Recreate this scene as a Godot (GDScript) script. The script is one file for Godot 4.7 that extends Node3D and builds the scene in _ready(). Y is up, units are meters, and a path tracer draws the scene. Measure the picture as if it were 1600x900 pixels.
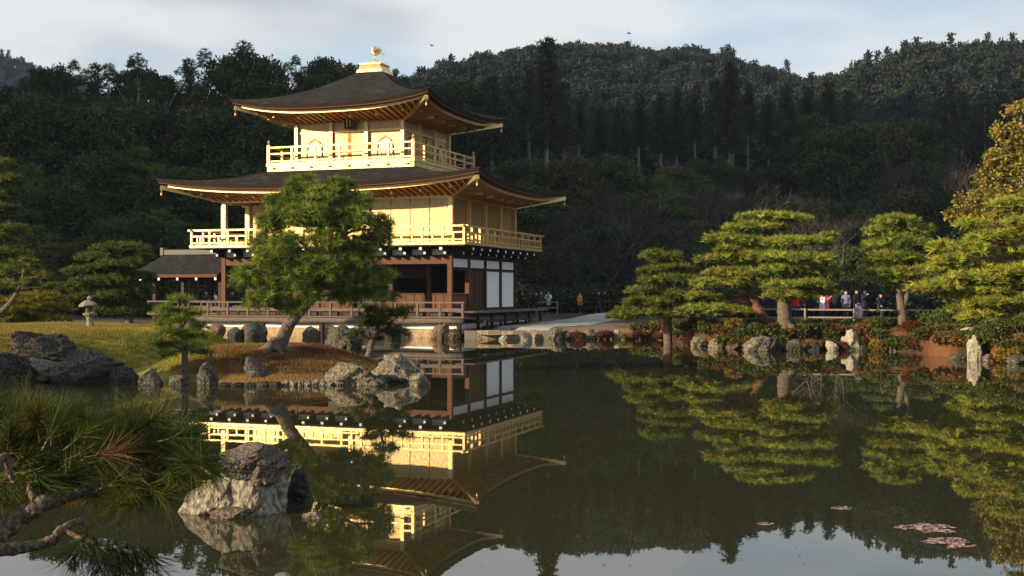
extends Node3D
# A gilded three-storey pavilion across a pond, pines on an islet, rocks, a dark wooded slope and hills behind.
# x runs right, y up, -z away from the camera; the pond's surface is y = 0; units are metres.

const F := 1928.0          # focal length in pixels of a 1600 wide picture: only used to size things up from the photograph
const EYE := 2.1
const SUN := Vector3(-0.842, 0.285, 0.458)

var rng := RandomNumberGenerator.new()
var relief := FastNoiseLite.new()
var crag := FastNoiseLite.new()
var M := {}                # materials
var taken := {}
var ball3: Array
var ball4: Array


# ---------------------------------------------------------------- geometry collector
class Geo:
	var v := PackedVector3Array()
	var c := PackedColorArray()

	func tri(a: Vector3, b: Vector3, d: Vector3) -> void:
		v.append(a); v.append(b); v.append(d)

	func quad(a: Vector3, b: Vector3, d: Vector3, e: Vector3) -> void:
		v.append(a); v.append(b); v.append(d)
		v.append(a); v.append(d); v.append(e)

	func box(lo: Vector3, hi: Vector3) -> void:
		var m := (lo + hi) / 2.0
		obox(Transform3D(Basis(), m), hi - lo)

	func obox(t: Transform3D, s: Vector3) -> void:
		var h := s / 2.0
		var p: Array[Vector3] = []
		for k in 8:
			p.append(t * Vector3(h.x if k & 1 else -h.x, h.y if k & 2 else -h.y, h.z if k & 4 else -h.z))
		quad(p[4], p[6], p[7], p[5])
		quad(p[1], p[3], p[2], p[0])
		quad(p[5], p[7], p[3], p[1])
		quad(p[0], p[2], p[6], p[4])
		quad(p[6], p[2], p[3], p[7])
		quad(p[0], p[4], p[5], p[1])

	func bar(a: Vector3, b: Vector3, w: float, h: float) -> void:
		var z := (b - a).normalized()
		var up := Vector3.UP if absf(z.y) < 0.95 else Vector3.RIGHT
		var x := up.cross(z).normalized()
		obox(Transform3D(Basis(x, z.cross(x), z), (a + b) / 2.0), Vector3(w, h, a.distance_to(b)))

	func tube(pts: Array, radii: Array, sides: int, capped := true) -> void:
		var rings := []
		var x := Vector3.ZERO
		for i in pts.size():
			var p: Vector3 = pts[i]
			var d: Vector3 = (pts[mini(i + 1, pts.size() - 1)] - pts[maxi(i - 1, 0)]).normalized()
			if i == 0:
				x = d.cross(Vector3.UP if absf(d.y) < 0.9 else Vector3.RIGHT).normalized()
			else:
				x = (x - d * x.dot(d)).normalized()
			var y := d.cross(x)
			var ring: Array[Vector3] = []
			for k in sides:
				var a := TAU * k / sides
				ring.append(p + (x * cos(a) + y * sin(a)) * float(radii[i]))
			rings.append(ring)
		for i in pts.size() - 1:
			for k in sides:
				var n := (k + 1) % sides
				quad(rings[i][k], rings[i][n], rings[i + 1][n], rings[i + 1][k])
		if capped:
			for k in sides:
				tri(pts[0], rings[0][(k + 1) % sides], rings[0][k])
				tri(pts[-1], rings[-1][k], rings[-1][(k + 1) % sides])

	func lathe(base: Vector3, prof: Array, sides: int) -> void:
		for i in prof.size() - 1:
			var p: Vector2 = prof[i]
			var q: Vector2 = prof[i + 1]
			for k in sides:
				var a := TAU * k / sides
				var b := TAU * (k + 1) / sides
				var pa := base + Vector3(cos(a) * p.x, p.y, sin(a) * p.x)
				var pb := base + Vector3(cos(b) * p.x, p.y, sin(b) * p.x)
				var qa := base + Vector3(cos(a) * q.x, q.y, sin(a) * q.x)
				var qb := base + Vector3(cos(b) * q.x, q.y, sin(b) * q.x)
				quad(pb, pa, qa, qb)

	func put(t: Transform3D, shape: PackedVector3Array, color: Color) -> void:
		v.append_array(t * shape)
		var k := PackedColorArray()
		k.resize(shape.size())
		k.fill(color)
		c.append_array(k)

	func mesh(smooth := false) -> ArrayMesh:
		var a := []
		a.resize(Mesh.ARRAY_MAX)
		a[Mesh.ARRAY_VERTEX] = v
		if c.size() == v.size() and c.size() > 0:
			a[Mesh.ARRAY_COLOR] = c
		if smooth:
			var st := SurfaceTool.new()
			st.create_from_arrays(a)
			st.index()
			st.generate_normals()
			return st.commit()
		var m := ArrayMesh.new()
		m.add_surface_from_arrays(Mesh.PRIMITIVE_TRIANGLES, a)
		return m


# ---------------------------------------------------------------- naming and placing
func at(px: float, py: float, d: float) -> Vector3:
	return Vector3((px - 800.0) / F * d, EYE - (py - 458.0) / F * d, -d)

func numbered(called: String) -> String:
	var n: int = taken.get(called, 0)
	taken[called] = n + 1
	return called if n == 0 else "%s_%03d" % [called, n]

func tag(o: Node3D, label: String, category: String, group := "", kind := "") -> Node3D:
	if label: o.set_meta("label", label)
	if category: o.set_meta("category", category)
	if group: o.set_meta("group", group)
	if kind: o.set_meta("kind", kind)
	return o

func thing(called: String, label: String, category: String, where := Vector3.ZERO, turn := 0.0, group := "") -> Node3D:
	var o := Node3D.new()
	o.name = numbered(called)
	add_child(o)
	o.position = where
	o.rotation.y = turn
	tag(o, label, category, group)
	return o

func obj(called: String, m: Mesh, mat: Material, parent: Node = null) -> MeshInstance3D:
	var o := MeshInstance3D.new()
	o.mesh = m
	o.material_override = mat
	if parent:
		var n := 0
		var nm := called
		while parent.has_node(nm):
			n += 1
			nm = "%s_%03d" % [called, n]
		o.name = nm
		parent.add_child(o)
	else:
		o.name = numbered(called)
		add_child(o)
	return o

func part(called: String, g: Geo, mat: Material, parent: Node, smooth := false) -> MeshInstance3D:
	return obj(called, g.mesh(smooth), mat, parent)

func bpart(called: String, mat: Material, parent: Node, x0: float, x1: float, y0: float, y1: float, z0: float, z1: float) -> MeshInstance3D:
	var g := Geo.new()
	g.box(Vector3(minf(x0, x1), minf(y0, y1), minf(z0, z1)), Vector3(maxf(x0, x1), maxf(y0, y1), maxf(z0, z1)))
	return part(called, g, mat, parent)

func nth(n: int) -> String:
	var words := ["", "first", "second", "third", "fourth", "fifth", "sixth", "seventh", "eighth", "ninth", "tenth", "eleventh", "twelfth"]
	if n < words.size(): return words[n]
	var end := "th"
	if n % 100 < 11 or n % 100 > 13:
		end = {1: "st", 2: "nd", 3: "rd"}.get(n % 10, "th")
	return "%d%s" % [n, end]

func rnd(a: float, b: float) -> float:
	return rng.randf_range(a, b)


# ---------------------------------------------------------------- materials
func noise_tex(freq: float, stops: Array, seed_: int, kind := FastNoiseLite.TYPE_SIMPLEX_SMOOTH, octaves := 5, stretch := 1.0, size := 512) -> NoiseTexture2D:
	var n := FastNoiseLite.new()
	n.seed = seed_
	n.noise_type = kind
	n.frequency = freq
	n.fractal_octaves = octaves
	n.fractal_type = FastNoiseLite.FRACTAL_FBM
	if kind == FastNoiseLite.TYPE_CELLULAR:
		n.cellular_return_type = FastNoiseLite.RETURN_DISTANCE2_SUB
	var t := NoiseTexture2D.new()
	t.width = size
	t.height = size
	t.seamless = true
	t.noise = n
	var g := Gradient.new()
	var offs := PackedFloat32Array()
	var cols := PackedColorArray()
	for s in stops:
		offs.append(s[0])
		cols.append((s[1] as Color).linear_to_srgb())
	g.offsets = offs
	g.colors = cols
	t.color_ramp = g
	return t

func grey_tex(freq: float, seed_: int, kind := FastNoiseLite.TYPE_SIMPLEX_SMOOTH, octaves := 5) -> NoiseTexture2D:
	var t := noise_tex(freq, [[0.0, Color.BLACK], [1.0, Color.WHITE]], seed_, kind, octaves)
	return t

func surf(named: String, rough: float, tex: Texture2D, scale: Vector3, bump: Texture2D = null, bump_cm := 1.0, tint := Color.WHITE, world := true) -> StandardMaterial3D:
	var m := StandardMaterial3D.new()
	m.resource_name = named
	m.roughness = rough
	m.albedo_color = tint.linear_to_srgb()
	if tex:
		m.albedo_texture = tex
	if bump:
		m.heightmap_enabled = true
		m.heightmap_texture = bump
		m.heightmap_scale = bump_cm
	m.uv1_triplanar = true
	m.uv1_world_triplanar = world
	m.uv1_scale = scale
	m.metallic_specular = 0.3
	m.cull_mode = BaseMaterial3D.CULL_DISABLED
	return m

func leaf_mat(named: String, glow: float, rough := 0.6) -> StandardMaterial3D:
	var m := StandardMaterial3D.new()
	m.resource_name = named
	m.vertex_color_use_as_albedo = true
	m.roughness = rough
	m.metallic_specular = 0.3
	m.cull_mode = BaseMaterial3D.CULL_DISABLED
	m.backlight_enabled = true
	m.backlight = Color(glow, glow, glow).linear_to_srgb()
	return m

func make_materials() -> void:
	var fine := grey_tex(0.03, 5)
	var coarse := grey_tex(0.012, 6)
	var cells := grey_tex(0.02, 7, FastNoiseLite.TYPE_CELLULAR, 3)
	# gilding: leaf squares laid on lacquer, slightly uneven
	var leafs := Image.create(512, 512, false, Image.FORMAT_RGB8)
	for y in 32:
		for x in 32:
			var b := rnd(0.0, 1.0)
			var c := Color(0.86, 0.60, 0.22).lerp(Color(0.98, 0.76, 0.37), b)
			leafs.fill_rect(Rect2i(x * 16, y * 16, 16, 16), c.linear_to_srgb())
			leafs.fill_rect(Rect2i(x * 16, y * 16, 16, 1), (c * 0.82).linear_to_srgb())
			leafs.fill_rect(Rect2i(x * 16, y * 16, 1, 16), (c * 0.82).linear_to_srgb())
	for k in 2600:
		var q := Vector2i(rng.randi() % 508, rng.randi() % 508)
		var c := leafs.get_pixelv(q) * rnd(0.72, 1.08)
		leafs.fill_rect(Rect2i(q, Vector2i(1 + rng.randi() % 5, 1 + rng.randi() % 3)), c)
	var gold_t := ImageTexture.create_from_image(leafs)
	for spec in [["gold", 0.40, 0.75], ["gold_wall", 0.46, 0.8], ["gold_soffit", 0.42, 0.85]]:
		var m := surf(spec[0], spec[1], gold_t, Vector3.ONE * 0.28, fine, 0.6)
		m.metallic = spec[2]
		m.albedo_color = {"gold": Color(0.78, 0.77, 0.80), "gold_wall": Color(0.50, 0.50, 0.57), "gold_soffit": Color(0.64, 0.53, 0.38)}[spec[0]].linear_to_srgb()  # soffit tint darker and more orange: shade under the eaves painted in
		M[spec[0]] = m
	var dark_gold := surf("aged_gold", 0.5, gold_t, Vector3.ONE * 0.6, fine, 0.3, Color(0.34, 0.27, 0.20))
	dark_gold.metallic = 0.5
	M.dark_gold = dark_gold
	var side := surf("side_gold_painted_shade", 0.5, gold_t, Vector3.ONE * 0.6, fine, 0.3, Color(0.36, 0.31, 0.24))  # same gilding, tint darkened: the right side's shade is painted into the colour
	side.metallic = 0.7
	M.painted_shade_gold = side
	# cypress-bark roofing: fine courses, worn
	var bark_roof := noise_tex(0.02, [[0.0, Color(0.008, 0.0078, 0.008)], [0.5, Color(0.019, 0.0178, 0.0182)], [1.0, Color(0.046, 0.042, 0.042)]], 21, FastNoiseLite.TYPE_VALUE, 5)
	M.thatch = surf("bark_shingle", 0.9, bark_roof, Vector3(0.35, 1.6, 0.35), fine, 2.0)
	M.thatch_edge = surf("shingle_edge", 0.85, noise_tex(0.03, [[0.0, Color(0.02, 0.012, 0.010)], [1.0, Color(0.06, 0.034, 0.025)]], 22), Vector3(0.5, 6.0, 0.5), fine, 1.0)
	M.red_edge = surf("red_lip", 0.7, noise_tex(0.03, [[0.0, Color(0.09, 0.028, 0.014)], [1.0, Color(0.17, 0.055, 0.026)]], 23), Vector3.ONE)
	# timber
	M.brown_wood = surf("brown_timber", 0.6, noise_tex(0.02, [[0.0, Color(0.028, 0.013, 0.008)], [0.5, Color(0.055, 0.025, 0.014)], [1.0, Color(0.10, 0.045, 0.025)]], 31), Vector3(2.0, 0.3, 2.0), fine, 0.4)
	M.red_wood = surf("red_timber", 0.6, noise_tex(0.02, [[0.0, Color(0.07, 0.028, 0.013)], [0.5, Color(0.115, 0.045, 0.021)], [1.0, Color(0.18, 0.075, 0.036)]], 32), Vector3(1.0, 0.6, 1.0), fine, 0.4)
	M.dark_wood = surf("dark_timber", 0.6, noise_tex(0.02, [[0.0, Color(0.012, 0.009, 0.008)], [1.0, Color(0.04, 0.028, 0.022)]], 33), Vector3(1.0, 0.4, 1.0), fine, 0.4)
	M.grey_wood = surf("weathered_timber", 0.85, noise_tex(0.02, [[0.0, Color(0.07, 0.054, 0.042)], [0.5, Color(0.135, 0.107, 0.086)], [1.0, Color(0.25, 0.20, 0.165)]], 34), Vector3(0.4, 2.5, 0.4), fine, 0.8)
	M.pale_wood = surf("pale_rail_timber", 0.8, noise_tex(0.02, [[0.0, Color(0.18, 0.145, 0.105)], [1.0, Color(0.44, 0.37, 0.28)]], 35), Vector3(0.6, 2.0, 0.6), fine, 0.5)
	M.white = surf("white_plaster", 0.8, noise_tex(0.01, [[0.0, Color(0.70, 0.70, 0.70)], [1.0, Color(0.82, 0.82, 0.81)]], 41), Vector3.ONE * 0.4)
	M.paper = surf("white_paper", 0.8, noise_tex(0.01, [[0.0, Color(0.78, 0.79, 0.80)], [1.0, Color(0.84, 0.85, 0.86)]], 42), Vector3.ONE * 0.5)
	M.ridge = surf("grey_ridge_tile", 0.7, noise_tex(0.03, [[0.0, Color(0.09, 0.088, 0.085)], [1.0, Color(0.24, 0.235, 0.225)]], 43), Vector3.ONE)
	M.stone_base = surf("tan_stone", 0.85, noise_tex(0.012, [[0.0, Color(0.20, 0.13, 0.075)], [0.5, Color(0.36, 0.25, 0.15)], [1.0, Color(0.50, 0.37, 0.24)]], 44), Vector3.ONE * 0.35, fine, 3.0)
	# rocks: grey stone, lichen, dark crust
	M.rock_pale = surf("pale_lichened_rock", 0.9, noise_tex(0.014, [[0.0, Color(0.04, 0.034, 0.025)], [0.40, Color(0.10, 0.085, 0.06)], [0.55, Color(0.18, 0.155, 0.11)], [0.7, Color(0.25, 0.22, 0.155)], [1.0, Color(0.36, 0.325, 0.24)]], 51), Vector3.ONE * 1.5, cells, 5.0)
	M.rock_white = surf("whitish_rock", 0.9, noise_tex(0.014, [[0.0, Color(0.12, 0.10, 0.07)], [0.45, Color(0.31, 0.275, 0.205)], [1.0, Color(0.52, 0.475, 0.38)]], 52), Vector3.ONE * 1.2, cells, 4.0)
	M.rock_grey = surf("grey_rock", 0.9, noise_tex(0.016, [[0.0, Color(0.025, 0.022, 0.017)], [0.42, Color(0.062, 0.054, 0.041)], [0.6, Color(0.115, 0.102, 0.077)], [1.0, Color(0.23, 0.21, 0.165)]], 53), Vector3.ONE * 1.5, cells, 5.0)
	M.rock_dark = surf("dark_rock", 0.9, noise_tex(0.016, [[0.0, Color(0.012, 0.011, 0.010)], [0.5, Color(0.036, 0.031, 0.025)], [0.66, Color(0.07, 0.062, 0.05)], [1.0, Color(0.16, 0.145, 0.115)]], 54), Vector3.ONE * 1.5, cells, 5.0)
	M.rock_near = surf("pond_rock", 0.9, noise_tex(0.018, [[0.0, Color(0.03, 0.026, 0.02)], [0.40, Color(0.11, 0.092, 0.068)], [0.55, Color(0.22, 0.19, 0.14)], [0.7, Color(0.31, 0.28, 0.21)], [1.0, Color(0.44, 0.41, 0.33)]], 55), Vector3(1.7, 1.1, 1.7), cells, 3.0)
	M.rock_cap = surf("brown_crust", 0.95, noise_tex(0.03, [[0.0, Color(0.025, 0.018, 0.014)], [0.45, Color(0.075, 0.053, 0.04)], [0.62, Color(0.13, 0.10, 0.078)], [1.0, Color(0.36, 0.32, 0.26)]], 56), Vector3.ONE * 1.8, cells, 3.0)
	M.rock_tan = surf("warm_tan_rock", 0.9, noise_tex(0.016, [[0.0, Color(0.04, 0.028, 0.018)], [0.5, Color(0.14, 0.095, 0.06)], [1.0, Color(0.34, 0.25, 0.17)]], 58), Vector3.ONE * 1.2, cells, 4.0)
	M.lantern = surf("lantern_granite", 0.9, noise_tex(0.03, [[0.0, Color(0.10, 0.085, 0.06)], [1.0, Color(0.38, 0.335, 0.25)]], 57), Vector3.ONE * 2.0, fine, 1.0)
	# bark
	M.bark = surf("pine_bark", 0.95, noise_tex(0.02, [[0.0, Color(0.035, 0.026, 0.02)], [0.45, Color(0.13, 0.10, 0.078)], [1.0, Color(0.33, 0.27, 0.22)]], 61), Vector3(2.5, 0.9, 2.5), cells, 4.0)
	M.bark_red = surf("red_pine_bark", 0.95, noise_tex(0.02, [[0.0, Color(0.06, 0.03, 0.02)], [0.5, Color(0.21, 0.10, 0.06)], [1.0, Color(0.38, 0.22, 0.15)]], 62), Vector3(2.0, 0.8, 2.0), cells, 3.0)
	M.bark_near = surf("near_branch_bark", 0.95, noise_tex(0.02, [[0.0, Color(0.012, 0.009, 0.007)], [0.40, Color(0.06, 0.042, 0.030)], [0.6, Color(0.12, 0.085, 0.06)], [1.0, Color(0.30, 0.22, 0.16)]], 63), Vector3.ONE * 5.0, cells, 1.2)
	M.bark_far = surf("forest_bark", 0.95, noise_tex(0.02, [[0.0, Color(0.16, 0.135, 0.115)], [1.0, Color(0.38, 0.33, 0.285)]], 64), Vector3.ONE)
	M.twig = surf("bare_twig_bark", 0.95, noise_tex(0.02, [[0.0, Color(0.05, 0.04, 0.036)], [1.0, Color(0.13, 0.105, 0.095)]], 65), Vector3.ONE)
	M.leaf = leaf_mat("needles", 0.6)
	M.leaf_far = leaf_mat("far_foliage", 0.3, 0.8)
	M.shrub = leaf_mat("shrub_leaves", 0.35)
	# ground: colours by region, grain from a texture
	var ground := surf("ground", 0.95, noise_tex(0.03, [[0.0, Color(0.55, 0.55, 0.55)], [0.5, Color(0.85, 0.85, 0.85)], [1.0, Color(1, 1, 1)]], 71), Vector3.ONE * 0.7, fine, 4.0)
	ground.vertex_color_use_as_albedo = true
	M.ground = ground
	M.gravel = surf("gravel", 0.95, noise_tex(0.08, [[0.0, Color(0.20, 0.19, 0.18)], [1.0, Color(0.42, 0.41, 0.40)]], 72), Vector3.ONE, fine, 1.0)
	# the pond: greenish brown water, almost still
	var water := StandardMaterial3D.new()
	water.resource_name = "pond_water"
	water.albedo_color = Color(0.030, 0.029, 0.013).linear_to_srgb()
	water.roughness = 0.006
	water.metallic_specular = 0.48
	water.normal_enabled = true
	var rip := FastNoiseLite.new()
	rip.seed = 81
	rip.frequency = 0.012
	rip.fractal_octaves = 3
	var rt := NoiseTexture2D.new()
	rt.width = 1024; rt.height = 1024
	rt.seamless = true
	rt.as_normal_map = true
	rt.bump_strength = 1.2
	rt.noise = rip
	water.normal_texture = rt
	water.normal_scale = 0.012
	water.uv1_triplanar = true
	water.uv1_world_triplanar = true
	water.uv1_scale = Vector3(0.25, 1, 0.5)
	M.water = water
	for k in [["coat_black", Color(0.012, 0.012, 0.014)], ["coat_navy", Color(0.015, 0.02, 0.045)], ["coat_grey", Color(0.05, 0.05, 0.054)], ["coat_brown", Color(0.07, 0.04, 0.025)], ["coat_red", Color(0.55, 0.02, 0.02)], ["coat_pink", Color(0.75, 0.12, 0.24)], ["coat_pale_pink", Color(0.70, 0.42, 0.44)], ["coat_white", Color(0.72, 0.71, 0.68)], ["coat_orange", Color(0.65, 0.22, 0.03)], ["coat_lilac", Color(0.16, 0.15, 0.24)], ["trouser_dark", Color(0.015, 0.016, 0.022)], ["trouser_blue", Color(0.04, 0.06, 0.12)], ["hair_black", Color(0.012, 0.010, 0.009)], ["skin", Color(0.50, 0.30, 0.22)]]:
		M[k[0]] = surf(k[0], 0.8, null, Vector3.ONE, null, 1.0, k[1])


# ---------------------------------------------------------------- the lie of the land (x right, d away from the camera)
func lerp_table(t: Array, x: float) -> float:
	if x <= t[0][0]: return t[0][1]
	for i in t.size() - 1:
		if x < t[i + 1][0]:
			return lerpf(t[i][1], t[i + 1][1], (x - t[i][0]) / (t[i + 1][0] - t[i][0]))
	return t[-1][1]

const SHORE := [[-200.0, 30.0], [-60.0, 40.0], [-30.0, 52.0], [-24.0, 60.0], [-20.0, 66.0], [-16.0, 64.5], [-2.0, 59.5], [0.0, 57.2], [2.0, 56.4], [4.65, 56.4], [6.7, 55.0], [7.5, 49.4], [8.7, 44.6], [12.4, 45.2], [14.0, 43.4], [14.5, 39.2], [15.1, 36.6], [18.0, 33.0], [30.0, 28.0], [60.0, 20.0], [200.0, 5.0]]
const CREST_A := [[-400.0, 55.0], [-200.0, 61.0], [-90.0, 79.0], [-43.0, 85.0], [-27.0, 90.5], [0.0, 95.0], [16.0, 98.0], [45.0, 97.0], [70.0, 97.0], [85.0, 94.0], [98.0, 89.0], [112.0, 85.0], [200.0, 79.0], [600.0, 65.0]]
const CREST_B := [[20.0, 0.0], [62.0, 43.0], [86.0, 62.0], [97.0, 64.5], [110.0, 70.0], [124.0, 74.5], [145.0, 74.5], [166.0, 76.0], [207.0, 81.0], [500.0, 73.0]]
const CREST_C := [[-900.0, 210.0], [-513.0, 195.0], [-373.0, 171.0], [-341.0, 160.0], [-233.0, 120.0], [-100.0, 60.0], [0.0, 0.0]]

func ellipse_in(x: float, d: float, cx: float, cd: float, rx: float, rd: float) -> float:   # metres inside the edge, roughly
	var q := Vector2((x - cx) / rx, (d - cd) / rd).length()
	return (1.0 - q) * minf(rx, rd)

func rise(x: float, d: float) -> float:
	var h := -1.2
	# north bank
	var s := d - lerp_table(SHORE, x)
	if x > 14.0: s = minf(s, 100.0)
	if s > -2.0:
		var bank := smoothstep(-0.6, 1.6, s) * 1.45 - 0.95
		bank += 0.26 * smoothstep(6.0, 8.5, x) * smoothstep(1.0, 2.5, s) * (1.0 - smoothstep(5.0, 8.0, s))
		bank += 0.1 * smoothstep(4.0, 10.0, s)
		h = maxf(h, bank)
	# islet on the left
	var e := ellipse_in(x, d, -6.3, 32.0, 4.8, 4.3)
	var e2 := ellipse_in(x, d, -18.0, 37.2, 11.5, 12.3)
	h = maxf(h, -0.5 + 1.22 * smoothstep(-0.6, 3.6, e))
	h = maxf(h, -0.5 + 1.55 * smoothstep(-0.6, 4.2, e2))
	if x < -22.0:
		h = maxf(h, -0.5 + 1.5 * smoothstep(22.0, 30.0, -x) * smoothstep(24.0, 30.0, d))
	# the viewer's own bank
	h = maxf(h, 0.5 - 1.7 * smoothstep(0.6, 3.0, d - 0.02 * absf(x)))
	# rising woods and hills
	var foot := lerpf(80.0, 97.0, smoothstep(-22.0, 2.0, x))
	if d > foot:
		var woods := 14.5 * smoothstep(foot, foot + 62.0, d) * (1.0 - 0.6 * smoothstep(170.0, 260.0, d))
		h += woods
		var a := lerp_table(CREST_A, x) * exp(-pow((d - 520.0) / (170.0 if d < 520.0 else 300.0), 2.0))
		var b := lerp_table(CREST_B, x) * exp(-pow((d - 400.0) / (125.0 if d < 400.0 else 200.0), 2.0))
		var c := lerp_table(CREST_C, x) * exp(-pow((d - 900.0) / (230.0 if d < 900.0 else 300.0), 2.0))
		h = maxf(h, maxf(a, maxf(b, c)))
		if d > 180.0:
			h += 2.5 * relief.get_noise_2d(x * 0.5, d * 0.5)
	# the wooded mountain to the west, unseen, shaped steep here to shade woods and hills
	var rel := Vector2(x + 20.0, d - 68.0)
	var along := -rel.dot(Vector2(0.878, 0.478))
	var across := rel.dot(Vector2(-0.478, 0.878))
	if along > 40.0:
		var ridge := (50.0 + 0.38 * along) * smoothstep(40.0, 85.0, along) * (1.0 - smoothstep(900.0, 1300.0, along))
		h = maxf(h, ridge * smoothstep(-2.0, 10.0 + 0.05 * along, across) * (1.0 - smoothstep(500.0, 900.0, across)))
	return h

func ground_at(x: float, d: float) -> float:
	return rise(x, d) + 0.05 * relief.get_noise_2d(x * 14.0, d * 14.0)

func ground_color(x: float, d: float) -> Color:
	var n := relief.get_noise_2d(x * 9.0 + 400.0, d * 9.0)
	var n2 := relief.get_noise_2d(x * 30.0 - 90.0, d * 30.0)
	var moss := Color(0.20, 0.195, 0.030).lerp(Color(0.35, 0.30, 0.05), clampf(0.5 + n2, 0, 1))
	var litter := Color(0.25, 0.105, 0.040).lerp(Color(0.12, 0.052, 0.024), clampf(0.5 + n2 * 1.4, 0, 1))
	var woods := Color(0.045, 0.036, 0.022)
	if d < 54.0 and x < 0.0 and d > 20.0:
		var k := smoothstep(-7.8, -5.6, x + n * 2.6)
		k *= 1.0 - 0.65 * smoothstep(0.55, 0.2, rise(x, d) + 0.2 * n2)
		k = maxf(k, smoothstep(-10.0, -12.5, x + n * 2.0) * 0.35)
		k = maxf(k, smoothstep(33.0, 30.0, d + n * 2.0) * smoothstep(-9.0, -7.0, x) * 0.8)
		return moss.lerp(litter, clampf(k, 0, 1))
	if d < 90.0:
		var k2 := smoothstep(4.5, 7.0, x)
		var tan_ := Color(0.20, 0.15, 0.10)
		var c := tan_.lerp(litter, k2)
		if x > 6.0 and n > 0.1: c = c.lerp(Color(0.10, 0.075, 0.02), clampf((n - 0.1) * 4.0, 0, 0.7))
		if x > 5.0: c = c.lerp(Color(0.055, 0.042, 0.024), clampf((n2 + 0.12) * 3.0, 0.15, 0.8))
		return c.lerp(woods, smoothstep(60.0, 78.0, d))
	return woods

func sheet(xs: Array, ds: Array, sink: Callable) -> ArrayMesh:
	var st := SurfaceTool.new()
	st.begin(Mesh.PRIMITIVE_TRIANGLES)
	st.set_smooth_group(0)
	for d in ds:
		for x in xs:
			st.set_color(ground_color(x, d))
			st.add_vertex(Vector3(x, ground_at(x, d) - sink.call(x, d), -d))
	var w := xs.size()
	for j in ds.size() - 1:
		for i in w - 1:
			var a := j * w + i
			st.add_index(a); st.add_index(a + w); st.add_index(a + w + 1)
			st.add_index(a); st.add_index(a + w + 1); st.add_index(a + 1)
	st.generate_normals()
	return st.commit()

func steps(a: float, b: float, s: float) -> Array:
	var out := []
	var x := a
	while x < b - s * 0.01:
		out.append(x)
		x += s
	out.append(b)
	return out

func make_land() -> void:
	var none := func(_x, _d): return 0.0
	var near_xs := steps(-26.0, 26.0, 0.4)
	var near_ds := steps(25.0, 75.0, 0.4)
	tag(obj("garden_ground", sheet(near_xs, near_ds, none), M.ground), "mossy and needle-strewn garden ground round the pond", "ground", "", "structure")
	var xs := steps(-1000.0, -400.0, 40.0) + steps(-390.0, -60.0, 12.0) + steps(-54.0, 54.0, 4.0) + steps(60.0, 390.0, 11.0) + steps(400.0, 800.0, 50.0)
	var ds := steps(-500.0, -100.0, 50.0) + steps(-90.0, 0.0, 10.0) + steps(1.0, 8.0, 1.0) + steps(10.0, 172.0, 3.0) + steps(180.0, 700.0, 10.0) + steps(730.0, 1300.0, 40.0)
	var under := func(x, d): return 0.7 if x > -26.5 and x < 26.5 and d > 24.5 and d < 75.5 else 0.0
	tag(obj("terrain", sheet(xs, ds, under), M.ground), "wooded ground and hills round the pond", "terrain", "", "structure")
	var g := Geo.new()
	g.quad(Vector3(-250, 0, -80), Vector3(250, 0, -80), Vector3(250, 0, 4), Vector3(-250, 0, 4))
	tag(obj("pond_water", g.mesh(), M.water), "still dark green pond mirroring the pavilion", "water", "", "structure")


# ---------------------------------------------------------------- foliage
func needle_tuft(n: int, length: float, width: float, up: float) -> PackedVector3Array:
	var out := PackedVector3Array()
	for i in n:
		var a := rnd(0, TAU)
		var y := rnd(-0.35, 1.0) + up
		var dir := Vector3(cos(a), y, sin(a)).normalized()
		var side := dir.cross(Vector3(rnd(-1, 1), rnd(-1, 1), rnd(-1, 1))).normalized() * width * 0.5
		var l := length * rnd(0.7, 1.1)
		var foot := dir * l * 0.06
		out.append(foot - side); out.append(foot + side); out.append(dir * l)
	return out

func leaf_tuft(n: int, size: float, radius: float) -> PackedVector3Array:
	var out := PackedVector3Array()
	for i in n:
		var p := Vector3(rnd(-1, 1), rnd(-0.7, 0.7), rnd(-1, 1)) * radius
		var d := Vector3(rnd(-1, 1), rnd(-0.6, 0.8), rnd(-1, 1)).normalized()
		var s := d.cross(Vector3(rnd(-1, 1), rnd(-1, 1), rnd(-1, 1))).normalized() * size * rnd(0.22, 0.32)
		var l := size * rnd(0.7, 1.2)
		out.append(p); out.append(p + d * l * 0.5 + s); out.append(p + d * l)
		out.append(p); out.append(p + d * l); out.append(p + d * l * 0.5 - s)
	return out

func up_basis(y: Vector3, scale: float) -> Basis:
	y = y.normalized()
	var x := y.cross(Vector3(rnd(-1, 1), rnd(-1, 1), rnd(-1, 1))).normalized()
	return Basis(x, y, x.cross(y)) * Basis.from_scale(Vector3.ONE * scale)

func pad(g: Geo, c: Vector3, r: Vector3, n: int, tufts: Array, cols: Array, low := -0.25, lean := 0.6) -> void:
	var tint := rnd(0.86, 1.12)
	for i in n:
		var a := rnd(0, TAU)
		var y := rnd(low, 1.0)
		var h := sqrt(maxf(0.0, 1.0 - y * y))
		var u := Vector3(cos(a) * h, y, sin(a) * h)
		var p := c + u * r * pow(rng.randf(), 0.28)
		p += Vector3(rnd(-1, 1), rnd(-0.5, 0.5), rnd(-1, 1)) * 0.06 * r.x
		var nrm := (u / r).normalized().lerp(Vector3.UP, lean) + Vector3(rnd(-1, 1), rnd(-1, 1), rnd(-1, 1)) * 0.25
		var col: Color = (cols[0] as Color).lerp(cols[1], rnd(-0.5, 1.25)) * tint
		if cols.size() > 2 and rng.randf() < 0.07: col = cols[2]
		col.a = 1.0
		g.put(Transform3D(up_basis(nrm, rnd(0.75, 1.25)), p), tufts[rng.randi() % tufts.size()], col)

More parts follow.
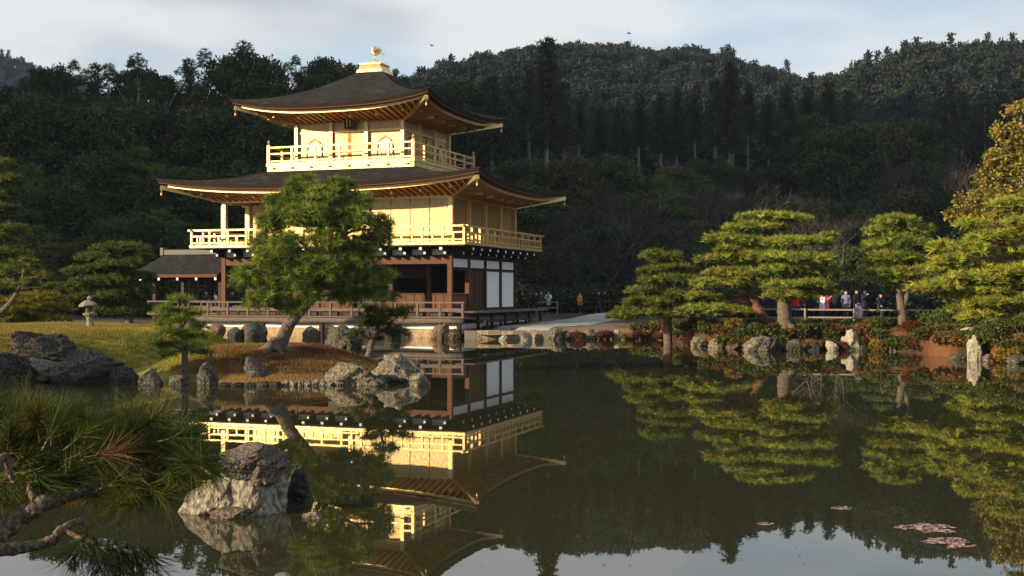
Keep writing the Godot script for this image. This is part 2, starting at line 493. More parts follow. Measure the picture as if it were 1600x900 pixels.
func blend(pts: Array, radii: Array, f: float) -> Array:
	var x := clampf(f, 0, 0.999) * (pts.size() - 1)
	var i := int(x)
	return [(pts[i] as Vector3).lerp(pts[i + 1], x - i), lerpf(radii[i], radii[i + 1], x - i)]

func smooth_line(pts: Array, radii: Array, per: int) -> Array:   # Catmull-Rom through pts
	var p2 := []
	var r2 := []
	for i in pts.size() - 1:
		var a: Vector3 = pts[maxi(i - 1, 0)]
		var b: Vector3 = pts[i]
		var c: Vector3 = pts[i + 1]
		var d: Vector3 = pts[mini(i + 2, pts.size() - 1)]
		for k in per:
			var t := float(k) / per
			p2.append(b.cubic_interpolate(c, a, d, t))
			r2.append(lerpf(radii[i], radii[i + 1], t))
	p2.append(pts[-1]); r2.append(radii[-1])
	return [p2, r2]

# A pine modelled by hand: trunk points [px, py, nearer, radius] and foliage pads [px, py, half width px, half height px, nearer],
# sized up at the distance d where the tree stands; "nearer" in metres towards the viewer.
func pine(label: String, d: float, trunk: Array, pads: Array, look: Dictionary) -> Node3D:
	var foot := at(trunk[0][0], trunk[0][1], d)
	foot.y = ground_at(foot.x, d) - 0.03
	var root := thing(look.get("called", "pine_tree"), label, look.get("category", "tree"), foot, 0.0, look.get("group", ""))
	var px := d / F
	var pts := []
	var radii := []
	for t in trunk:
		var p := at(t[0], t[1], d) + Vector3(0, 0, t[2])
		pts.append(p - foot)
		radii.append(t[3])
	pts[0] = Vector3(0, -0.15, 0)
	var fine := smooth_line(pts, radii, 5)
	var wood := Geo.new()
	for i in range(1, fine[0].size()):
		fine[0][i] += Vector3(rnd(-1, 1), 0, rnd(-1, 1)) * fine[1][i] * 0.12
	wood.tube(fine[0], fine[1], 10)
	if look.get("roots", 0.0) > 0.0:
		for k in 6:
			var a := TAU * k / 6.0 + rnd(-0.3, 0.3)
			var o := Vector3(cos(a), 0, sin(a))
			var r: float = radii[0]
			wood.tube([Vector3(0, 0.28, 0) * r * 4.0, o * r * 1.3 + Vector3(0, 0.05, 0), o * r * look.roots + Vector3(0, -0.06, 0)], [r * 0.8, r * 0.45, r * 0.12], 6)
	part("trunk", wood, look.bark, root, true)
	var g := Geo.new()
	var limbs := Geo.new()
	var dens: float = look.density
	for q in pads:
		var c := at(q[0], q[1], d) + Vector3(0, 0, q[4]) - foot
		var r := Vector3(q[2] * px, q[3] * px * look.get("tall", 1.15), q[2] * px * look.get("deep", 0.85))
		# the limb that carries the pad
		var best := 0.3
		var near := 1e9
		for k in 30:
			var f := 0.25 + 0.75 * k / 29.0
			var b: Array = blend(fine[0], fine[1], f)
			var dd: float = ((b[0] as Vector3) - c + Vector3(0, 0.35, 0)).length()
			if (b[0] as Vector3).y > c.y + 0.1: dd += 2.0
			if dd < near:
				near = dd
				best = f
		near = minf(near, 2.5)
		var from: Array = blend(fine[0], fine[1], best)
		var mid: Vector3 = (from[0] as Vector3).lerp(c, 0.55) + Vector3(0, 0.06 * near, 0)
		var lr := minf(from[1] * 0.6, 0.02 + 0.028 * near)
		limbs.tube([from[0], mid, c - Vector3(0, r.y * 0.35, 0)], [lr, lr * 0.65, lr * 0.3], 6)
		for k in 4:
			var a := rnd(0, TAU)
			limbs.tube([c - Vector3(0, r.y * 0.35, 0), c + Vector3(cos(a) * r.x * 0.75, r.y * 0.1, sin(a) * r.z * 0.75)], [lr * 0.3, lr * 0.1], 4, false)
		# a pad is made of lobes so that its outline is uneven
		var lobes := int(look.get("lobes", 4))
		var area := r.x * r.z + r.x * r.y
		for k in lobes:
			var a := TAU * k / lobes + rnd(-0.5, 0.5)
			var off := Vector3(cos(a) * r.x * 0.55, rnd(-0.3, 0.3) * r.y, sin(a) * r.z * 0.55)
			var s := rnd(0.5, 0.68)
			pad(g, c + off, Vector3(r.x * s, r.y * rnd(0.7, 1.0), r.z * s), int(dens * area / lobes), look.tufts, look.cols, look.get("low", -0.2), look.get("lean", 0.6))
		pad(g, c, Vector3(r.x * 0.6, r.y, r.z * 0.6), int(dens * area * 0.25), look.tufts, look.cols, look.get("low", -0.2), look.get("lean", 0.6))
	part("branches", limbs, look.bark, root, true)
	part("crown", g, M.leaf, root)
	return root


# ---------------------------------------------------------------- forest prototypes (each returns [trunk mesh, bark, crown mesh, leaf material, height])
var tufts := {}

func cedar_proto(height: float, bare: float, wide: float) -> Dictionary:
	var w := Geo.new()
	var bend := Vector3(rnd(-0.3, 0.3), 0, rnd(-0.3, 0.3))
	w.tube([Vector3(0, -1.0, 0), bend * 0.5 + Vector3(0, height * 0.5, 0), bend + Vector3(0, height * 0.97, 0)], [0.27, 0.18, 0.03], 7)
	for k in 9:
		var a := rnd(0, TAU)
		var y := height * rnd(bare * 0.5, bare)
		w.tube([Vector3(0, y, 0), Vector3(cos(a) * rnd(0.5, 1.3), y - rnd(-0.1, 0.4), sin(a) * rnd(0.5, 1.3))], [0.05, 0.015], 4, false)
	var g := Geo.new()
	var y := height * bare
	while y < height:
		var t := (y - height * bare) / (height * (1.0 - bare))
		var reach := wide * (0.25 + 0.75 * pow(1.0 - t, 0.75)) * (0.55 + 0.45 * smoothstep(0.0, 0.18, t)) * rnd(0.75, 1.15)
		var arms := 5 if t < 0.8 else 3
		var phase := rnd(0, TAU)
		for k in arms:
			var a := phase + TAU * k / arms + rnd(-0.35, 0.35)
			var L := reach * rnd(0.6, 1.15)
			var n := int(3 + L * 4.0)
			for i in n:
				var s := (i + rng.randf()) / n
				var p := Vector3(cos(a) * L * s, y - 0.35 * L * s * s + rnd(-0.25, 0.25), sin(a) * L * s) + Vector3(rnd(-1, 1), 0, rnd(-1, 1)) * 0.28
				var col := Color(0.042, 0.046, 0.023).lerp(Color(0.078, 0.068, 0.035), rng.randf())
				g.put(Transform3D(up_basis(Vector3(cos(a) * 0.5, 0.55, sin(a) * 0.5), rnd(0.7, 1.2)), p), tufts.spray[rng.randi() % 4], col)
		y += height * 0.028
	return {"wood": w.mesh(true), "bark": M.bark_far, "crown": g.mesh(), "leaf": M.leaf_far, "h": height}

func broad_proto(height: float, wide: float, lean_cols: Array, bare: float) -> Dictionary:
	var w := Geo.new()
	w.tube([Vector3(0, -1.0, 0), Vector3(rnd(-0.3, 0.3), height * 0.35, rnd(-0.3, 0.3)), Vector3(rnd(-0.5, 0.5), height * 0.75, rnd(-0.5, 0.5))], [0.3, 0.2, 0.06], 7)
	var g := Geo.new()
	var n := 34
	for k in n:
		var t := (k + 0.5) / n
		var y := lerpf(bare, 1.0, t)
		var rr := wide * sqrt(maxf(0.04, 1.0 - pow((t - 0.32) / 0.72, 2.0)))
		var a := k * 2.4 + rnd(-0.4, 0.4)
		var f := rnd(0.45, 0.95)
		var c := Vector3(cos(a) * rr * f, height * y * 0.93, sin(a) * rr * f)
		w.tube([Vector3(0, height * y * 0.6, 0), c], [0.06, 0.02], 4, false)
		var r := Vector3(rnd(0.8, 1.25), rnd(0.5, 0.8), rnd(0.8, 1.25)) * wide * 0.33
		pad(g, c, r, 85, tufts.leaf, lean_cols, -0.4, 0.35)
	return {"wood": w.mesh(true), "bark": M.bark_far, "crown": g.mesh(), "leaf": M.leaf_far, "h": height}

func padded_proto(height: float, wide: float, layers: int, bare: float, cols: Array, n: int, open_ := 1.0) -> Dictionary:
	var w := Geo.new()
	var pts := []
	var radii := []
	for k in 6:
		var t := k / 5.0
		pts.append(Vector3(sin(t * 3.0) * 0.07 * height * rnd(0.4, 1.0), height * 0.84 * t - (0.6 if k == 0 else 0.0), rnd(-0.03, 0.03) * height))
		radii.append(lerpf(0.02, 0.005, t) * height)
	w.tube(pts, radii, 8)
	var g := Geo.new()
	for k in layers:
		var t := (k + 0.5) / layers
		var y := height * lerpf(bare, 1.0, t)
		var reach := wide * (1.0 - 0.72 * t * t)
		for i in (3 if t < 0.8 else 1):
			if rng.randf() > open_: continue
			var a := k * 1.7 + TAU * i / 3.0 + rnd(-0.4, 0.4)
			var f := rnd(0.35, 0.8) if t < 0.8 else 0.1
			var c := Vector3(cos(a) * reach * f, y + rnd(-0.03, 0.03) * height, sin(a) * reach * f)
			var from: Array = blend(pts, radii, clampf(y / height - 0.06, 0, 1))
			w.tube([from[0], c], [from[1] * 0.5, from[1] * 0.15], 5, false)
			pad(g, c, Vector3(reach * rnd(0.4, 0.55), height * 0.05 * rnd(0.8, 1.3), reach * rnd(0.4, 0.55)), n, tufts.tuft_mid, cols, -0.25, 0.6)
	return {"wood": w.mesh(true), "bark": M.bark_far, "crown": g.mesh(), "leaf": M.leaf_far, "h": height}

func twigs(w: Geo, hair: Geo, p: Vector3, dir: Vector3, L: float, r: float, depth: int) -> void:
	var mid := p + dir * L * 0.5 + Vector3(rnd(-1, 1), rnd(-1, 1), rnd(-1, 1)) * L * 0.07
	var q := p + dir * L + Vector3(rnd(-1, 1), rnd(-0.5, 1), rnd(-1, 1)) * L * 0.1
	w.tube([p, mid, q], [r, r * 0.82, r * 0.62], 6 if depth > 3 else 3, false)
	if depth == 0:
		for k in 7:
			var d2 := (dir + Vector3(rnd(-1, 1), rnd(-0.6, 1), rnd(-1, 1)) * 0.8).normalized()
			var s := d2.cross(Vector3(rnd(-1, 1), rnd(-1, 1), rnd(-1, 1))).normalized() * 0.011
			var b := p.lerp(q, rng.randf())
			hair.v.append(b - s); hair.v.append(b + s); hair.v.append(b + d2 * L * rnd(0.7, 1.5))
			for i in 3: hair.c.append(Color(0.06, 0.042, 0.038))
		return
	for k in (3 if depth != 3 else 4):
		var d2 := (dir * 0.8 + Vector3(rnd(-1, 1), rnd(-0.25, 0.9), rnd(-1, 1)) * 0.85).normalized()
		twigs(w, hair, q if k < 2 else p.lerp(q, rnd(0.5, 0.9)), d2, L * rnd(0.62, 0.8), r * 0.6, depth - 1)

func bare_proto(height: float, split: float) -> Dictionary:
	var w := Geo.new()
	var hair := Geo.new()
	w.tube([Vector3(0, -0.6, 0), Vector3(rnd(-0.1, 0.1), height * split * 0.5, 0), Vector3(rnd(-0.2, 0.2), height * split, rnd(-0.2, 0.2))], [0.022 * height, 0.016 * height, 0.013 * height], 7, false)
	var top: Vector3 = Vector3(0, height * split, 0)
	for k in 3:
		var a := TAU * k / 3.0 + rnd(-0.5, 0.5)
		twigs(w, hair, top, Vector3(cos(a) * 0.6, 0.8, sin(a) * 0.6).normalized(), height * 0.26, height * 0.009, 4)
	return {"wood": w.mesh(), "bark": M.twig, "crown": hair.mesh(), "leaf": M.leaf_far, "h": height}

func plant(p: Dictionary, called: String, where: Vector3, scale: Vector3, turn: float) -> Node3D:
	var o: Node3D
	if p.has("first"):
		o = (p.first as Node3D).duplicate()
		o.name = numbered(called)
		add_child(o)
	else:
		o = Node3D.new()
		o.name = numbered(called)
		add_child(o)
		obj("trunk", p.wood, p.bark, o)
		obj("crown" if p.bark != M.twig else "twigs", p.crown, p.leaf, o)
		p.first = o
	o.transform = Transform3D(Basis(Vector3.UP, turn) * Basis.from_scale(scale), where)
	return o


# ---------------------------------------------------------------- rocks
func icosphere(times: int) -> Array:
	var t := (1.0 + sqrt(5.0)) / 2.0
	var v: Array[Vector3] = []
	for p in [[-1, t, 0], [1, t, 0], [-1, -t, 0], [1, -t, 0], [0, -1, t], [0, 1, t], [0, -1, -t], [0, 1, -t], [t, 0, -1], [t, 0, 1], [-t, 0, -1], [-t, 0, 1]]:
		v.append(Vector3(p[0], p[1], p[2]).normalized())
	var f := [[0, 11, 5], [0, 5, 1], [0, 1, 7], [0, 7, 10], [0, 10, 11], [1, 5, 9], [5, 11, 4], [11, 10, 2], [10, 7, 6], [7, 1, 8], [3, 9, 4], [3, 4, 2], [3, 2, 6], [3, 6, 8], [3, 8, 9], [4, 9, 5], [2, 4, 11], [6, 2, 10], [8, 6, 7], [9, 8, 1]]
	for k in times:
		var seen := {}
		var f2 := []
		for q in f:
			var m := []
			for e in 3:
				var a: int = q[e]
				var b: int = q[(e + 1) % 3]
				var key := mini(a, b) * 100000 + maxi(a, b)
				if not seen.has(key):
					seen[key] = v.size()
					v.append(((v[a] + v[b]) / 2.0).normalized())
				m.append(seen[key])
			f2 += [[q[0], m[0], m[2]], [q[1], m[1], m[0]], [q[2], m[2], m[1]], m]
		f = f2
	return [v, f]

func rock_mesh(size: Vector3, seed_: int, ball: Array, rough := 1.0, boxy := 0.6, top_lean := 0.0) -> ArrayMesh:
	var r := RandomNumberGenerator.new()
	r.seed = seed_ * 7919 + 3
	var off := Vector3(r.randf(), r.randf(), r.randf()) * 200.0
	# a few flat cuts give broken faces
	var cuts := []
	for k in 16:
		var n := Vector3(r.randf_range(-1, 1), r.randf_range(-0.3, 1), r.randf_range(-1, 1)).normalized()
		cuts.append([n, r.randf_range(0.55, 0.88)])
	var v: Array[Vector3] = []
	for p: Vector3 in ball[0]:
		var q := p
		var m := maxf(absf(p.x), maxf(absf(p.y), absf(p.z)))
		q = p * lerpf(1.0, 0.8 / m, boxy)
		for c in cuts:
			var s: float = q.dot(c[0]) - c[1]
			if s > 0.0: q -= (c[0] as Vector3) * s * 0.95
		var n1 := crag.get_noise_3dv(p * 22.0 + off)
		var n2 := crag.get_noise_3dv(p * 60.0 + off)
		var n3 := crag.get_noise_3dv(p * 150.0 - off)
		q *= 1.0 + rough * (0.22 * n1 + 0.07 * n2 + 0.035 * n3)
		q.x += top_lean * q.y
		v.append(q)
	var lo := Vector3.ONE * 1e9
	var hi := -lo
	for q in v:
		lo = lo.min(q)
		hi = hi.max(q)
	var st := SurfaceTool.new()
	st.begin(Mesh.PRIMITIVE_TRIANGLES)
	for q in v:
		var u := (q - lo) / (hi - lo)
		st.add_vertex(Vector3((u.x - 0.5) * size.x, (u.y * 1.3 - 0.3) * size.y, (u.z - 0.5) * size.z))
	for q in ball[1]:
		st.add_index(q[0]); st.add_index(q[2]); st.add_index(q[1])
	st.generate_normals()
	return st.commit()

# px: middle, base: the row of its foot, w, h: its size in the photograph; d its distance
func rock(label: String, px: float, base: float, w: float, h: float, d: float, mat: String, seed_: int, boxy := 0.6, lean := 0.0, rough := 1.0, ball := 3) -> Node3D:
	var p := at(px, base, d)
	var size := Vector3(w / F * d, h / F * d, w / F * d * 0.8)
	p.z -= size.z * 0.35
	p.y = maxf(p.y, 0.0) - 0.02
	var o := obj("rock", rock_mesh(size, seed_, ball4 if ball == 4 else ball3, rough, boxy, lean), M[mat])
	o.position = p
	o.rotation.y = 0.5 * sin(seed_ * 1.7)
	tag(o, label, "rock", "rocks round the pond")
	return o


# ---------------------------------------------------------------- the pavilion (own axes: origin at the front right wall corner, x right along the front, z out of the front)
const W := 12.4
const D := 9.1
const HOUSE_AT := Vector3(-2.933, 0, -58.667)
const HOUSE_TURN := -0.338

func roof_point(e: Array, i: Array, k: int, s: float, t: float, y0: float, y1: float, up: float) -> Vector3:
	var a: Vector2 = (e[k] as Vector2).lerp(e[(k + 1) % 4], s)
	var b: Vector2 = (i[k] as Vector2).lerp(i[(k + 1) % 4], s)
	var p := a.lerp(b, t)
	var y := y0 + (y1 - y0) * lerpf(t, t * t, 0.55) + up * pow(absf(2.0 * s - 1.0), 2.7) * pow(1.0 - t, 2.0)
	return Vector3(p.x, y, p.y)

func corners(x0: float, x1: float, z0: float, z1: float) -> Array:   # front left, front right, back right, back left
	return [Vector2(x0, z1), Vector2(x1, z1), Vector2(x1, z0), Vector2(x0, z0)]

func grown(r: Array, by: float) -> Array:
	return [r[0] + Vector2(-by, by), r[1] + Vector2(by, by), r[2] + Vector2(by, -by), r[3] + Vector2(-by, -by)]

func hip_roof(house: Node3D, eave: Array, inner: Array, wall: Array, y0: float, y1: float, yw: float, up: float, thick_: float) -> Node3D:
	var top := Geo.new()
	var edge := Geo.new()
	var lip := Geo.new()
	var under := Geo.new()
	var fascia := Geo.new()
	var rafters := Geo.new()
	var ends := []
	var thick := thick_ * 0.68
	var ns := 26
	var nt := 22
	var in1 := grown(eave, -0.10)
	var in2 := grown(eave, -0.42)
	for k in 4:
		for i in ns:
			var s := float(i) / ns
			var s2 := float(i + 1) / ns
			for j in nt:
				var t := float(j) / nt
				var t2 := float(j + 1) / nt
				# each course of shingles laps over the one below it
				var lap := Vector3(0, 0.035, 0)
				var p0 := roof_point(eave, inner, k, s, t, y0, y1, up) + lap
				var p3 := roof_point(eave, inner, k, s2, t, y0, y1, up) + lap
				top.quad(p0, roof_point(eave, inner, k, s, t2, y0, y1, up), roof_point(eave, inner, k, s2, t2, y0, y1, up), p3)
				top.quad(p0 - lap, p0, p3, p3 - lap)
			var dn := Vector3(0, -thick, 0)
			var a := roof_point(eave, inner, k, s, 0, y0, y1, up)
			var b := roof_point(eave, inner, k, s2, 0, y0, y1, up)
			var a1 := roof_point(in1, inner, k, s, 0, y0, y1, up) + dn
			var b1 := roof_point(in1, inner, k, s2, 0, y0, y1, up) + dn
			edge.quad(a1, a, b, b1)
			var dl := Vector3(0, -0.038, 0)
			lip.quad(a1 + dl, a1, b1, b1 + dl)
			var a2 := roof_point(in2, inner, k, s, 0, y0, y1, up) + dn * 1.25
			var b2 := roof_point(in2, inner, k, s2, 0, y0, y1, up) + dn * 1.25
			edge.quad(a2, a1 + dl, b1 + dl, b2)
			var df := Vector3(0, -0.17, 0)
			fascia.quad(a2 + df, a2, b2, b2 + df)
			# soffit from the fascia in to the head of the wall
			var w1: Vector2 = (wall[k] as Vector2).lerp(wall[(k + 1) % 4], s)
			var w2: Vector2 = (wall[k] as Vector2).lerp(wall[(k + 1) % 4], s2)
			under.quad(Vector3(w1.x, yw, w1.y), a2 + dn * 0.1, b2 + dn * 0.1, Vector3(w2.x, yw, w2.y))
		# rafters, close set, each ending behind the fascia
		var ea: Vector2 = in2[k]
		var eb: Vector2 = in2[(k + 1) % 4]
		var run := ea.distance_to(eb)
		var inward := ((wall[k] as Vector2) - ea).dot((eb - ea).normalized().orthogonal())
		var side := (eb - ea).normalized()
		var nin := side.orthogonal() * signf(inward)
		var deep := absf(inward)
		var n := int(run / 0.34)
		for i in range(1, n):
			var s := float(i) / n
			var q := ea.lerp(eb, s)
			var L := minf(deep, minf(s, 1.0 - s) * run)
			if L < 0.25: continue
			var yo := roof_point(in2, inner, k, s, 0, y0, y1, up).y - thick * 1.25 - 0.13
			var f := L / deep
			var e2 := q + nin * L
			rafters.bar(Vector3(q.x, yo + 0.05, q.y) + Vector3(nin.x, 0, nin.y) * 0.08, Vector3(e2.x, lerpf(yo, yw - 0.06, f), e2.y), 0.085, 0.11)
		# carved arm ends at every bracket under the eaves
		var m := int(round(run / 1.45))
		for i in range(1, m):
			var s := float(i) / m
			var q := ea.lerp(eb, s) + nin * minf(deep * 0.45, minf(s, 1.0 - s) * run)
			var y := roof_point(in2, inner, k, s, 0, y0, y1, up).y - thick * 1.25 - 0.30
			var tips := Geo.new()
			tips.obox(Transform3D(Basis(Vector3.UP, atan2(nin.x, nin.y)), Vector3(q.x, y, q.y)), Vector3(0.11, 0.12, 0.36))
			ends.append(tips)
	var r := part("roof", top, M.thatch, house)
	part("eave_edge", edge, M.thatch_edge, r)
	part("eave_lip", lip, M.red_edge, r)
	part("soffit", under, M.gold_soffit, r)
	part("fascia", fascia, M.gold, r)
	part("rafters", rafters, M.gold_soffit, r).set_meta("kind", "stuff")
	for e in ends: part("bracket_end", e, M.gold, r)
	# hip rafters run out under each corner
	for k in 4:
		var c: Vector2 = in2[k]
		var w: Vector2 = wall[k]
		var out := (c - w).normalized()
		var y := y0 + up - thick * 1.25 - 0.2
		var hip := Geo.new()
		hip.bar(Vector3(w.x, yw - 0.05, w.y), Vector3(c.x, y, c.y) + Vector3(out.x, 0.02, out.y) * 0.35, 0.17, 0.2)
		part("hip_rafter", hip, M.gold, r)
		var bell := Geo.new()
		var at_ := Vector3(c.x, y - 0.1, c.y) + Vector3(out.x, 0, out.y) * 0.3
		bell.lathe(at_, [Vector2(0.012, 0.02), Vector2(0.012, -0.14), Vector2(0.05, -0.16), Vector2(0.065, -0.32), Vector2(0.0, -0.32)], 8)
		part("wind_bell", bell, M.gold, r, true)
	return r

func railing(house: Node3D, r: Array, y0: float, rails: Array, post_h: float, spacing: float, mat: Material, cap: bool, baluster := 0.0) -> void:
	for k in 4:
		var a: Vector2 = r[k]
		var b: Vector2 = r[(k + 1) % 4]
		var dir := (b - a).normalized()
		for h in rails:
			var g := Geo.new()
			var ext := 0.22 if h[0] == rails[0][0] and not cap else 0.0
			g.bar(Vector3(a.x, y0 + h[0], a.y) - Vector3(dir.x, 0, dir.y) * ext, Vector3(b.x, y0 + h[0], b.y) + Vector3(dir.x, 0, dir.y) * ext, h[1] + k % 2 * 0.004, h[1] + k % 2 * 0.004)
			part("rail", g, mat, house)
		var n := int(round(a.distance_to(b) / spacing))
		for i in n:
			var p := a.lerp(b, float(i) / n)
			var g := Geo.new()
			if i == 0 and cap:
				g.box(Vector3(p.x - 0.075, y0, p.y - 0.075), Vector3(p.x + 0.075, y0 + post_h, p.y + 0.075))
				g.lathe(Vector3(p.x, y0 + post_h, p.y), [Vector2(0.08, 0), Vector2(0.05, 0.05), Vector2(0.085, 0.13), Vector2(0.05, 0.22), Vector2(0.0, 0.29)], 8)
			else:
				g.box(Vector3(p.x - 0.05, y0, p.y - 0.05), Vector3(p.x + 0.05, y0 + rails[0][0] - 0.02, p.y + 0.05))
			part("rail_post", g, mat, house)
			if baluster > 0.0:
				var q := a.lerp(b, (i + 0.5) / n)
				g = Geo.new()
				g.box(Vector3(q.x - 0.04, y0, q.y - 0.04), Vector3(q.x + 0.04, y0 + baluster, q.y + 0.04))
				part("baluster", g, mat, house)

func arch_points(w: float, h: float, n: int) -> Array:     # a bell-shaped window outline, from lower left round to lower right
	var out := [Vector2(-w * 0.56, 0), Vector2(-w * 0.5, h * 0.25), Vector2(-w * 0.48, h * 0.55)]
	for i in n + 1:
		var a := PI - PI * i / n
		out.append(Vector2(cos(a) * w * 0.46, h * 0.58 + sin(a) * h * 0.36 + (h * 0.06 if i == n / 2 else 0.0)))
	out += [Vector2(w * 0.48, h * 0.55), Vector2(w * 0.5, h * 0.25), Vector2(w * 0.56, 0)]
	return out

# a bell-shaped window set in a wall; `t` maps (along, up, out) to the house
func arched_window(house: Node3D, t: Transform3D, w: float, h: float) -> void:
	var o := arch_points(w, h, 12)
	var frame := Geo.new()
	var pane := Geo.new()
	var bars := Geo.new()
	for i in o.size() - 1:
		var a: Vector2 = o[i]
		var b: Vector2 = o[i + 1]
		var c := Vector2(0, h * 0.45)
		var ai := c + (a - c) * 0.86
		var bi := c + (b - c) * 0.86
		ai.y = maxf(ai.y, 0.06); bi.y = maxf(bi.y, 0.06)
		frame.quad(t * Vector3(a.x, a.y, 0.05), t * Vector3(ai.x, ai.y, 0.05), t * Vector3(bi.x, bi.y, 0.05), t * Vector3(b.x, b.y, 0.05))
		frame.quad(t * Vector3(a.x, a.y, 0.0), t * Vector3(a.x, a.y, 0.05), t * Vector3(b.x, b.y, 0.05), t * Vector3(b.x, b.y, 0.0))
		frame.quad(t * Vector3(ai.x, ai.y, 0.05), t * Vector3(ai.x, ai.y, 0.0), t * Vector3(bi.x, bi.y, 0.0), t * Vector3(bi.x, bi.y, 0.05))
		pane.tri(t * Vector3(c.x, c.y, 0.008), t * Vector3(ai.x, ai.y, 0.008), t * Vector3(bi.x, bi.y, 0.008))
	for x in [-0.26, 0.0, 0.26]:
		bars.obox(t * Transform3D(Basis(), Vector3(x * w, h * 0.46, 0.02)), Vector3(0.022, h * (0.86 - absf(x) * 0.5), 0.02))
	for y in [0.22, 0.44, 0.66]:
		bars.obox(t * Transform3D(Basis(), Vector3(0, h * y, 0.02)), Vector3(w * 0.8, 0.022, 0.018))
	var f := part("arched_window", frame, M.dark_gold, house)
	part("pane", pane, M.paper, f)
	part("lattice", bars, M.gold, f)

func panel_door(house: Node3D, t: Transform3D, w: float, h: float) -> void:
	var f := Geo.new()
	for x in [-0.5, 0.5]:
		f.obox(t * Transform3D(Basis(), Vector3(x * w, h * 0.5, 0.02)), Vector3(0.07, h, 0.06))
	for y in [0.0, 0.32, 1.0]:
		f.obox(t * Transform3D(Basis(), Vector3(0, h * y, 0.022)), Vector3(w, 0.07, 0.05))
	var door := part("door", f, M.dark_gold, house)
	var panel := Geo.new()
	panel.obox(t * Transform3D(Basis(), Vector3(0, h * 0.5, 0.0)), Vector3(w, h, 0.02))
	part("door_panel", panel, M.gold_wall, door)
	var bars := Geo.new()
	for i in 7:
		bars.obox(t * Transform3D(Basis(), Vector3((i - 3) * w / 8.0, h * 0.66, 0.02)), Vector3(0.02, h * 0.62, 0.02))
	for i in 5:
		bars.obox(t * Transform3D(Basis(), Vector3(0, h * (0.40 + 0.13 * i), 0.024)), Vector3(w, 0.02, 0.014))
	part("lattice", bars, M.gold, door)

